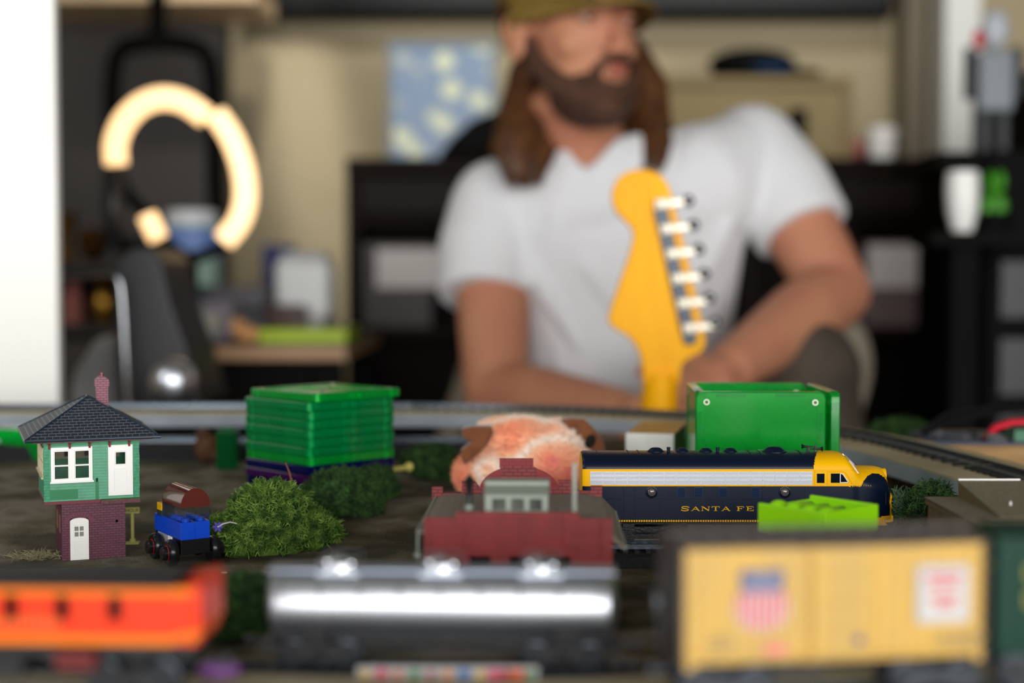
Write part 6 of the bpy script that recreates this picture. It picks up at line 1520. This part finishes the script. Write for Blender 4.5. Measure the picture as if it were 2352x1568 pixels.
# t-shirt
m_tee = mat('white_cotton', '#d6d6d8', .85, bump=.25, bscale=40, sheen=.2)
b = WB(); torso(b, .009)
seL = SL.lerp(EL, .50)+Vector((-.012, 0, 0)); seR = SR.lerp(ER, .58)
limb(b, [SL+Vector((.012, 0, .0)), SL.lerp(seL, .5), seL], [.066, .066, .062]); limb(b, [SR+Vector((-.012, 0, .0)), SR.lerp(seR, .5), seR], [.068, .069, .066])
limb(b, [CH+Vector((-.10, -.03, .02)), SL], [.08, .06]); limb(b, [CH+Vector((.10, -.02, .05)), SR], [.09, .062])
for k, (p, q, r) in enumerate(((W(1260, 480, 1.84), W(1450, 760, 1.82), .012), (W(1180, 560, 1.85), W(1330, 800, 1.83), .010), (W(1700, 470, 1.87), W(1560, 740, 1.82), .012), (W(1640, 420, 1.87), W(1480, 620, 1.82), .010))): b.tube([p, p.lerp(q, .5)+Vector((0, -.004, 0)), q], [r*.4, r, r*.4], 8)
vx, vz = W(1348, 395, 1.85).x, W(1348, 388, 1.85).z; nz = NB.z+.016
dL = (EL-SL).normalized(); dR = (ER-SR).normalized()
def teecut(v):
    p = MO.inverted() @ v
    if p.z < PE.z-.06: return True
    if p.y < NB.y+.02 and p.z > vz:      # V neck
        hw = (p.z-vz)*.82
        if abs(p.x-vx-(p.z-vz)*.05) < hw and abs(p.x-NB.x) < .085: return True
    if (p-NB).length < .085 and p.z > NB.z+.028: return True
    if (p-seL).dot(dL) > .030 and ((p-SL)-dL*(p-SL).dot(dL)).length < .078 and p.x < SL.x+.050: return True
    if (p-seR).dot(dR) > .030 and ((p-SR)-dR*(p-SR).dot(dR)).length < .085 and p.x > SR.x+.01: return True
    return False
tee = bake(b, 't_shirt', m_tee, man, .005, 6, teecut)
sf = tee.modifiers.new('solid', 'SOLIDIFY'); sf.thickness = .0025; sf.offset = -1
# trousers and shoes
m_pant = mat('dark_taupe_trousers', '#4a4036', .85, col2='#3d352d', scale=20, bump=.3, bscale=60)
b = WB(); b.ball(PE, (.178, .14, .12), 24, 16); b.ball(PE+Vector((0, 0, .06)), (.165, .132, .06), 20, 12)
limb(b, [HL_, KL, KL.lerp(AL, .9)], [.098, .070, .052]); limb(b, [HR_, KR, KR.lerp(AR, .9)], [.098, .071, .052]); bake(b, 'trousers', m_pant, man, .006, 5)
m_shoe = mat('brown_shoe', '#3a281c', .5)
for a_ in (AL, AR):
    b = WB(); z = a_.z-.07; b.ball(a_+Vector((0, 0, -.03)), (.042, .05, .045), 14, 10); b.ball(Vector((a_.x, a_.y-.09, z-.0+.012)), (.045, .10, .036), 18, 10); b.box(a_.x-.042, a_.x+.042, a_.y-.18, a_.y+.05, z-.030, z-.012); bake(b, 'shoe', m_shoe, man, .006, 2)
# the chair he sits on
cs = thing('chair', 'taupe padded chair with curved arm that the man sits on', 'chair', (PE.x, 2.02, 0))
m_ch = mat('taupe_upholstery', '#8c8272', .8, col2='#7d7465', scale=40)
b = MB(); b.box(-.25, .27, -.22, .25, .34, .415); b.build('seat', mat('dark_seat', '#2b2521', .8), cs, bevel=.03, seg=4)
b = MB(); pz = lambda px, py: Vector((W(px, py, 2.06).x-PE.x, .04, W(px, py, 2.06).z))
b.tube(arc([pz(1905, 730), pz(1948, 790), pz(1955, 860), pz(1925, 960), pz(1870, 1080), pz(1840, 1200)]), .026, 14, 1.4); b.build('arm_rest', m_ch, cs, True)
b = MB(); b.tube([(-.24, .2, .36), (-.25, .25, .6), (-.2, .28, .78), (.2, .28, .78), (.25, .25, .6), (.24, .2, .36)], .028, 12); b.build('back_frame', m_ch, cs, True)
for x in (-.2, .2):
    for y in (-.17, .2): MB().cyl((x, y, .345), (x*1.15, y*1.1, 0), .022, .016, 12).build('leg', m_dk, cs)
fs = thing('footstool', 'small dark step that the man rests one foot on', 'stool', (AR.x, AR.y-.06, 0)); MB().box(-.06, .06, -.13, .13, AR.z-.125, AR.z-.101).build('top_board', m_dk, fs); MB().box(-.055, -.035, -.1, .1, 0, AR.z-.125).build('side_board', m_dk, fs); MB().box(.035, .055, -.1, .1, 0, AR.z-.125).build('side_board', m_dk, fs)
